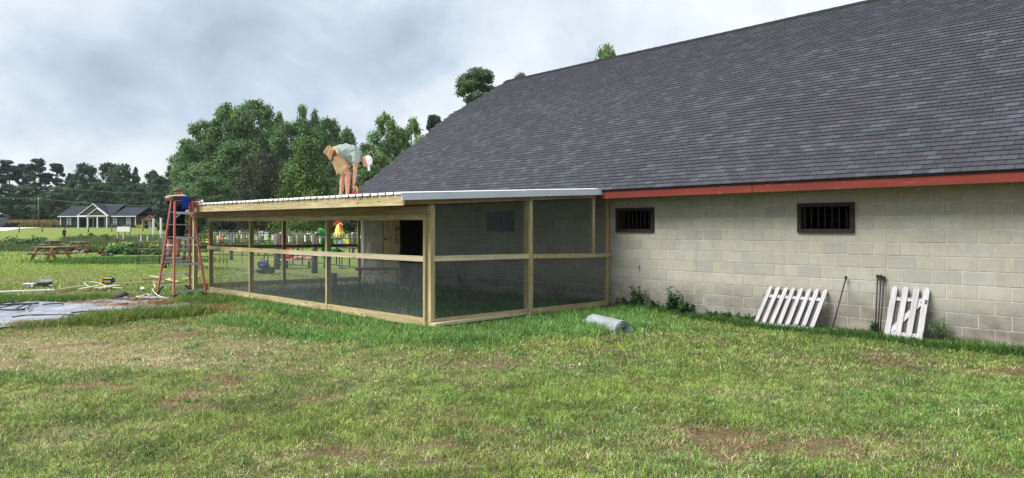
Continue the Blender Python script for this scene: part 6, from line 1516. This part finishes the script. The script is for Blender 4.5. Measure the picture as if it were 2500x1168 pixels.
# ================================================================== TREES
def crown_tree(seed, h, w, n, leaf, col, base=.2, shape='round', clumps=46, cv=.28, nlimb=9):
    """mesh pair (trunk, crown) of a broadleaf tree"""
    rs = np.random.RandomState(seed); cs, rr = [], []
    lob = rs.rand(8)*6.28
    for i in range(clumps):
        f = (i+.5)/clumps; z = h*(base+(1-base)*f**.85)
        if shape == 'round': rad = w/2*math.sin(math.pi*min(1, (.16+.84*f)))**.55*(1.0 if f < .75 else 1)
        elif shape == 'cone': rad = w/2*(1.02-f)**.75
        else: rad = w/2*(.55+.45*math.sin(math.pi*f*.9))*(1-.55*f)
        a = rs.rand()*6.28; rad *= (1+.22*math.sin(a*3+lob[0])+.15*math.sin(a*5+lob[1])); q = rad*(.45+.55*math.sqrt(rs.rand()))
        r = w*.135*(.75+.7*rs.rand())*(1.15-.5*f); cs.append((math.cos(a)*q, math.sin(a)*q, min(z, h-r*.8)+(rs.rand()-.5)*h*.05)); rr.append(r)
    for i in range(int(clumps*.5)):            # small outlying sprays break the outline
        a = rs.rand()*6.28; f = .15+.85*rs.rand(); z = h*(base+(1-base)*f); rad = (w/2*math.sin(math.pi*(.16+.84*f))**.55 if shape == 'round' else w/2*(1.02-f)**.75)*1.02
        cs.append((math.cos(a)*rad, math.sin(a)*rad, z)); rr.append(w*.055*(.6+.8*rs.rand()))
    for i in range(5):                          # inner mass that closes the middle of the crown
        z = h*(base+.12+(.62-base)*i/4); k_ = math.sin(math.pi*(.25+.15*i)) if shape == 'round' else (1-.17*i); cs.append(((rs.rand()-.5)*w*.1, (rs.rand()-.5)*w*.1, z)); rr.append(w*.30*k_*.95)
    V, Fc, T = leaves_np(cs, rr, n, leaf, col, rs, .38, flat=.85, shell=.15, clumpvar=cv)
    cm = mesh_np('crown', V, Fc, M['leaf'], T)
    t_ = MB(); t_.tube([(0, 0, -.3), (.1, 0, h*.25), (-.1, .1, h*.55), (0, 0, h*.86)], [h*.02, h*.015, h*.009, h*.003], 8)
    for i in range(nlimb):
        c_ = Vector(cs[rs.randint(len(cs))]); z0 = max(h*.16, c_.z-h*.16); t_.tube([(0, 0, z0), (c_.x*.5, c_.y*.5, z0+(c_.z-z0)*.6), c_], [h*.007, h*.005, h*.002], 5)
    return t_.mesh('trunk', M['bark']), cm
def pine_tree(seed, h, w, n, leaf, col, base=.45, clumps=30, tw=1.0, cr=.09):
    rs = np.random.RandomState(seed); cs, rr = [], []; t_ = MB(); bend = (rs.rand()-.5)*h*.03
    t_.tube([(0, 0, -.3), (bend*.3, 0, h*.3), (bend, 0, h*.6), (0, 0, h*.97)], [h*.014*tw, h*.011*tw, h*.009*tw, h*.003], 8)
    for i in range(clumps):
        f = rs.rand()**.8; z = h*(base+(.97-base)*f); rad = w/2*(1.0-.5*f**2.2)*(.3+.7*rs.rand()); a = rs.rand()*6.28
        c_ = Vector((math.cos(a)*rad, math.sin(a)*rad, z)); t_.tube([(bend*(1-f), 0, z-h*.03-rad*.15), c_*.6+Vector((0, 0, z*.4-.1)), c_], [h*.0045*tw, h*.003*tw, h*.0012], 5)
        cs.append(tuple(c_)); rr.append(w*cr*(.7+.7*rs.rand()))
    cs.append((0, 0, h*.965)); rr.append(w*.10)
    V, Fc, T = leaves_np(cs, rr, n, leaf, col, rs, .4, flat=.5, shell=.3, clumpvar=.3, aspect=2.2)
    return t_.mesh('trunk', M['bark']), mesh_np('crown', V, Fc, M['leaf'], T)
PR = {
 'oak0': crown_tree(1, 22, 13, 32550, 0.34, (0.122, 0.212, 0.071), clumps=64), 'oak1': crown_tree(2, 22, 12, 31000, 0.34, (0.099, 0.180, 0.064), shape='round', base=.12, clumps=60),
 'oak2': crown_tree(3, 22, 10, 26350, 0.32, (0.148, 0.244, 0.080), base=.12, shape='round', clumps=54), 'spire': crown_tree(4, 22, 8, 21700, 0.30, (0.115, 0.199, 0.080), base=.1, shape='cone', clumps=64),
 'spire1': crown_tree(14, 22, 9.5, 24800, 0.30, (0.141, 0.224, 0.087), base=.1, shape='cone', clumps=66),
 'dark': crown_tree(5, 12, 11, 27900, 0.22, (.062, .070, .042), base=.03, shape='round', cv=.2, clumps=70), 'cone': crown_tree(6, 14, 10.5, 31000, 0.22, (0.102, 0.173, 0.041), base=.02, shape='cone', clumps=90),
 'far0': crown_tree(7, 20, 13, 20150, 0.42, (0.047, 0.090, 0.049), base=.05, clumps=60), 'far1': crown_tree(8, 20, 12, 20150, 0.42, (0.062, 0.113, 0.057), base=.05, clumps=60), 'fars': crown_tree(9, 20, 8, 13950, 0.39, (0.049, 0.090, 0.054), base=.05, shape='cone', clumps=60),
 'pine0': pine_tree(10, 23, 10, 13950, 0.39, (0.038, 0.066, 0.045), base=.36, clumps=48), 'pine1': pine_tree(11, 23, 9, 12400, 0.39, (0.034, 0.064, 0.044), base=.32, clumps=42), 'pine2': pine_tree(12, 23, 8, 12400, 0.37, (0.038, 0.066, 0.046), base=.25, clumps=44),
 'pinen': pine_tree(13, 24, 11.5, 26000, .20, (0.077, 0.128, 0.055), base=.60, clumps=64, tw=1.2, cr=.082), 'leafy': crown_tree(15, 17, 9, 24800, 0.20, (.135, .210, .075), base=.3, clumps=60),
}
PH = {'oak0': (22, 13), 'oak1': (22, 12), 'oak2': (22, 10), 'spire': (22, 8), 'spire1': (22, 9.5), 'dark': (12, 11), 'cone': (14, 10.5), 'far0': (20, 13), 'far1': (20, 12), 'fars': (20, 8), 'pine0': (23, 10), 'pine1': (23, 9), 'pine2': (23, 8), 'pinen': (24, 11.5), 'leafy': (17, 9)}
def tree(kind, name, label, px, top, d, wpx, rot, group):
    p = P(px, d); z0 = gz(p.x, p.y); h = H+(HY-top)/F*d-z0; h0, w0 = PH[kind]; sz = h/h0; sx = wpx/F*d/w0
    t_ = thing(name, label, 'tree', (p.x, p.y, z0), rot, group); t_.scale = (sx, sx, sz)
    tm, cm = PR[kind]
    for nm, me in (('trunk', tm), ('crown', cm)):
        o = bpy.data.objects.new(nm, me); C.objects.link(o); o.parent = t_
g1, g2, g3 = 'pines at the left end of the wood', 'broadleaf trees behind the farmhouse', 'tall trees behind the run'
TL = [
 ('pine0', 'pine_tree', 'bushy topped pine at the left edge above the grey shed', 22, 391, 215, 74, .3, g1), ('pine1', 'pine_tree', 'thin pine standing between the two tall left pines', 56, 399, 222, 50, 1.3, g1),
 ('pine0', 'pine_tree', 'tall flat topped pine above the utility pole', 87, 387, 214, 70, 2.6, g1), ('pine2', 'pine_tree', 'lone leaning pine with sky on both sides', 137, 398, 216, 52, 4.2, g1), ('pine2', 'pine_tree', 'short pine filling the gap below the flat topped pine', 112, 425, 226, 42, .9, g1),
 ('fars', 'cedar_tree', 'dark pointed tree right of the lone pine', 170, 424, 210, 46, 1.0, g2), ('far0', 'broadleaf_tree', 'dark rounded tree above the left wing of the farmhouse', 204, 401, 208, 80, 2.0, g2), ('far1', 'broadleaf_tree', 'tall green crown above the farmhouse gable', 268, 399, 210, 78, 3.0, g2),
 ('far1', 'broadleaf_tree', 'green crown right of the tall one over the farmhouse', 302, 401, 206, 60, 5.0, g2), ('fars', 'cedar_tree', 'narrow dark tree above the right wing of the farmhouse', 331, 409, 208, 34, 1.5, g2), ('far0', 'broadleaf_tree', 'low tree between the farmhouse wood and the big trees', 372, 418, 200, 52, .5, g2), ('fars', 'cedar_tree', 'narrow tree behind the ladder worker left of the big trees', 416, 404, 190, 44, 2.5, g2), ('far0', 'broadleaf_tree', 'dark low tree closing the gap left of the ladder', 395, 432, 180, 70, 3.5, g2),
 ('far0', 'broadleaf_tree', 'dark low crown behind the grey shed', 5, 458, 190, 90, 4.1, g2), ('far0', 'broadleaf_tree', 'dark low crown behind the utility pole', 75, 452, 192, 90, 5.1, g2), ('far1', 'broadleaf_tree', 'dark low crown left behind the farmhouse', 145, 455, 190, 80, .1, g2), ('far0', 'broadleaf_tree', 'dark low crown right behind the farmhouse', 335, 450, 186, 90, 1.1, g2), ('far0', 'broadleaf_tree', 'dark low crown directly behind the farmhouse roof', 240, 448, 188, 95, 2.1, g2),
 ('oak2', 'broadleaf_tree', 'lower grey green tree on the left shoulder of the big trees', 462, 372, 136, 80, .2, g3), ('oak0', 'broadleaf_tree', 'tree on the left slope of the tallest crowns', 505, 300, 134, 110, 1.2, g3), ('oak1', 'broadleaf_tree', 'tallest crown in the left half of the big trees', 556, 258, 132, 120, 2.2, g3), ('oak0', 'broadleaf_tree', 'tallest crown right of centre in the big trees', 618, 248, 133, 116, 3.9, g3),
 ('spire', 'broadleaf_tree', 'pointed top left of the two spires', 682, 274, 136, 66, 1.0, g3), ('spire1', 'broadleaf_tree', 'left spire of the middle trees', 736, 262, 134, 74, 2.0, g3), ('spire', 'broadleaf_tree', 'right spire of the middle trees', 768, 268, 135, 52, 3.0, g3), ('oak1', 'broadleaf_tree', 'rounded crown left above the bending worker', 806, 292, 132, 84, 4.0, g3), ('oak1', 'broadleaf_tree', 'sloping crown directly above the bending worker', 846, 318, 130, 84, 5.0, g3),
 ('oak1', 'broadleaf_tree', 'dark crown filling below the two spires', 712, 300, 130, 120, .6, g3), ('oak1', 'broadleaf_tree', 'dark crown filling below the tallest ones', 590, 345, 124, 140, 2.8, g3), ('oak0', 'broadleaf_tree', 'dark lower crown left of the dark purple tree', 500, 400, 120, 120, 4.4, g3),
 ('oak2', 'broadleaf_tree', 'light green crown left of the barn roof', 942, 281, 118, 92, 1.7, g3), ('oak2', 'broadleaf_tree', 'light green crown touching the barn roof', 1005, 292, 120, 84, 3.3, g3), ('oak1', 'broadleaf_tree', 'low crown in the dip between bending worker and barn', 893, 352, 128, 70, .9, g3), ('oak0', 'broadleaf_tree', 'darker crown below the light green ones by the barn roof', 915, 375, 112, 130, 2.4, g3), ('oak1', 'broadleaf_tree', 'dark tree behind the head of the bending worker', 860, 395, 112, 100, 5.6, g3),
 ('spire1', 'broadleaf_tree', 'crown filling the gap between the tallest crowns and the spires', 662, 296, 138, 80, 5.2, g3), ('oak1', 'broadleaf_tree', 'crown filling behind the two spires', 752, 300, 139, 110, 4.6, g3), ('oak0', 'broadleaf_tree', 'low crown filling behind the bending worker', 795, 330, 138, 110, 3.2, g3), ('oak2', 'broadleaf_tree', 'crown filling between the two light green ones', 972, 312, 124, 80, .5, g3), ('oak0', 'broadleaf_tree', 'crown filling under the left shoulder of the big trees', 470, 345, 140, 100, 5.9, g3),
 ('dark', 'plum_tree', 'round dark purple brown tree behind the metal roof', 640, 374, 92, 132, .4, None), ('cone', 'magnolia_tree', 'cone shaped olive green tree left of the bending worker', 746, 336, 86, 150, 1.4, None), ('oak1', 'broadleaf_tree', 'low leafy tree directly above the left roof edge', 520, 432, 96, 110, 3.1, None),
 ('pine1', 'pine_tree', 'tip of a pine peeping over the barn rake', 1061, 278, 120, 60, .4, None), ('pinen', 'pine_tree', 'large open pine beside the top of the barn roof', 1172, 163, 78, 150, 1.9, None), ('pinen', 'pine_tree', 'pine tip just over the left end of the barn ridge', 1270, 176, 84, 90, 2.9, None), ('leafy', 'broadleaf_tree', 'light green leafy top showing over the barn ridge', 1484, 117, 58, 95, .7, None),
]
for a in TL: tree(*a)
# understorey: a ragged mass that closes the view under the crowns
rs = np.random.RandomState(80); cs, rr = [], []
for i in range(420):
    px = -150+1400*rs.rand(); d = (214 if px < 400 else 128)+(rs.rand()*14); p = P(px, d); cs.append((p.x, p.y, gz(p.x, p.y)+(1+5.5*rs.rand()**1.2)*(1.25 if px < 400 else 1))); rr.append(1.3+1.5*rs.rand())
V, Fc, T = leaves_np(cs, rr, 60000, .5, (.030, .052, .026), rs, .4, clumpvar=.35)
tag(obj_np('undergrowth', V, Fc, M['leaf'], T), 'dark undergrowth along the foot of the wood', kind='stuff')
rs = np.random.RandomState(81); cs, rr = [], []
for i in range(140):
    px = 430+500*rs.rand(); d = 92+rs.rand()*16; p = P(px, d); cs.append((p.x, p.y, gz(p.x, p.y)+(.4+3.2*rs.rand()))); rr.append(.7+.9*rs.rand())
V, Fc, T = leaves_np(cs, rr, 26000, .34, (.035, .062, .028), rs, .4, clumpvar=.4)
tag(obj_np('undergrowth', V, Fc, M['leaf'], T), 'dark bushes under the near trees behind the flower rows', kind='stuff')
p = P(745, 84); m_ = MB(); m_.tube([(0, 0, 0), (0.05, 0, 3), (0, 0, 7)], [.26, .24, .2], 10)

# ================================================================== HAZE
hz = MB(); c_ = W(0, 200); hz.box(c_.x-420, c_.x+420, c_.y-420, c_.y+420, -1.2, 34)
mh = bpy.data.materials.new('thin_haze'); mh.use_nodes = True; th_ = mh.node_tree; th_.nodes.clear()
o_ = th_.nodes.new('ShaderNodeOutputMaterial'); pv = th_.nodes.new('ShaderNodeVolumePrincipled'); pv.inputs['Density'].default_value = .00014; pv.inputs['Color'].default_value = (.80, .88, .97, 1)
th_.links.new(pv.outputs[0], o_.inputs['Volume']); ho = hz.build('haze', mh); tag(ho, kind='stuff');
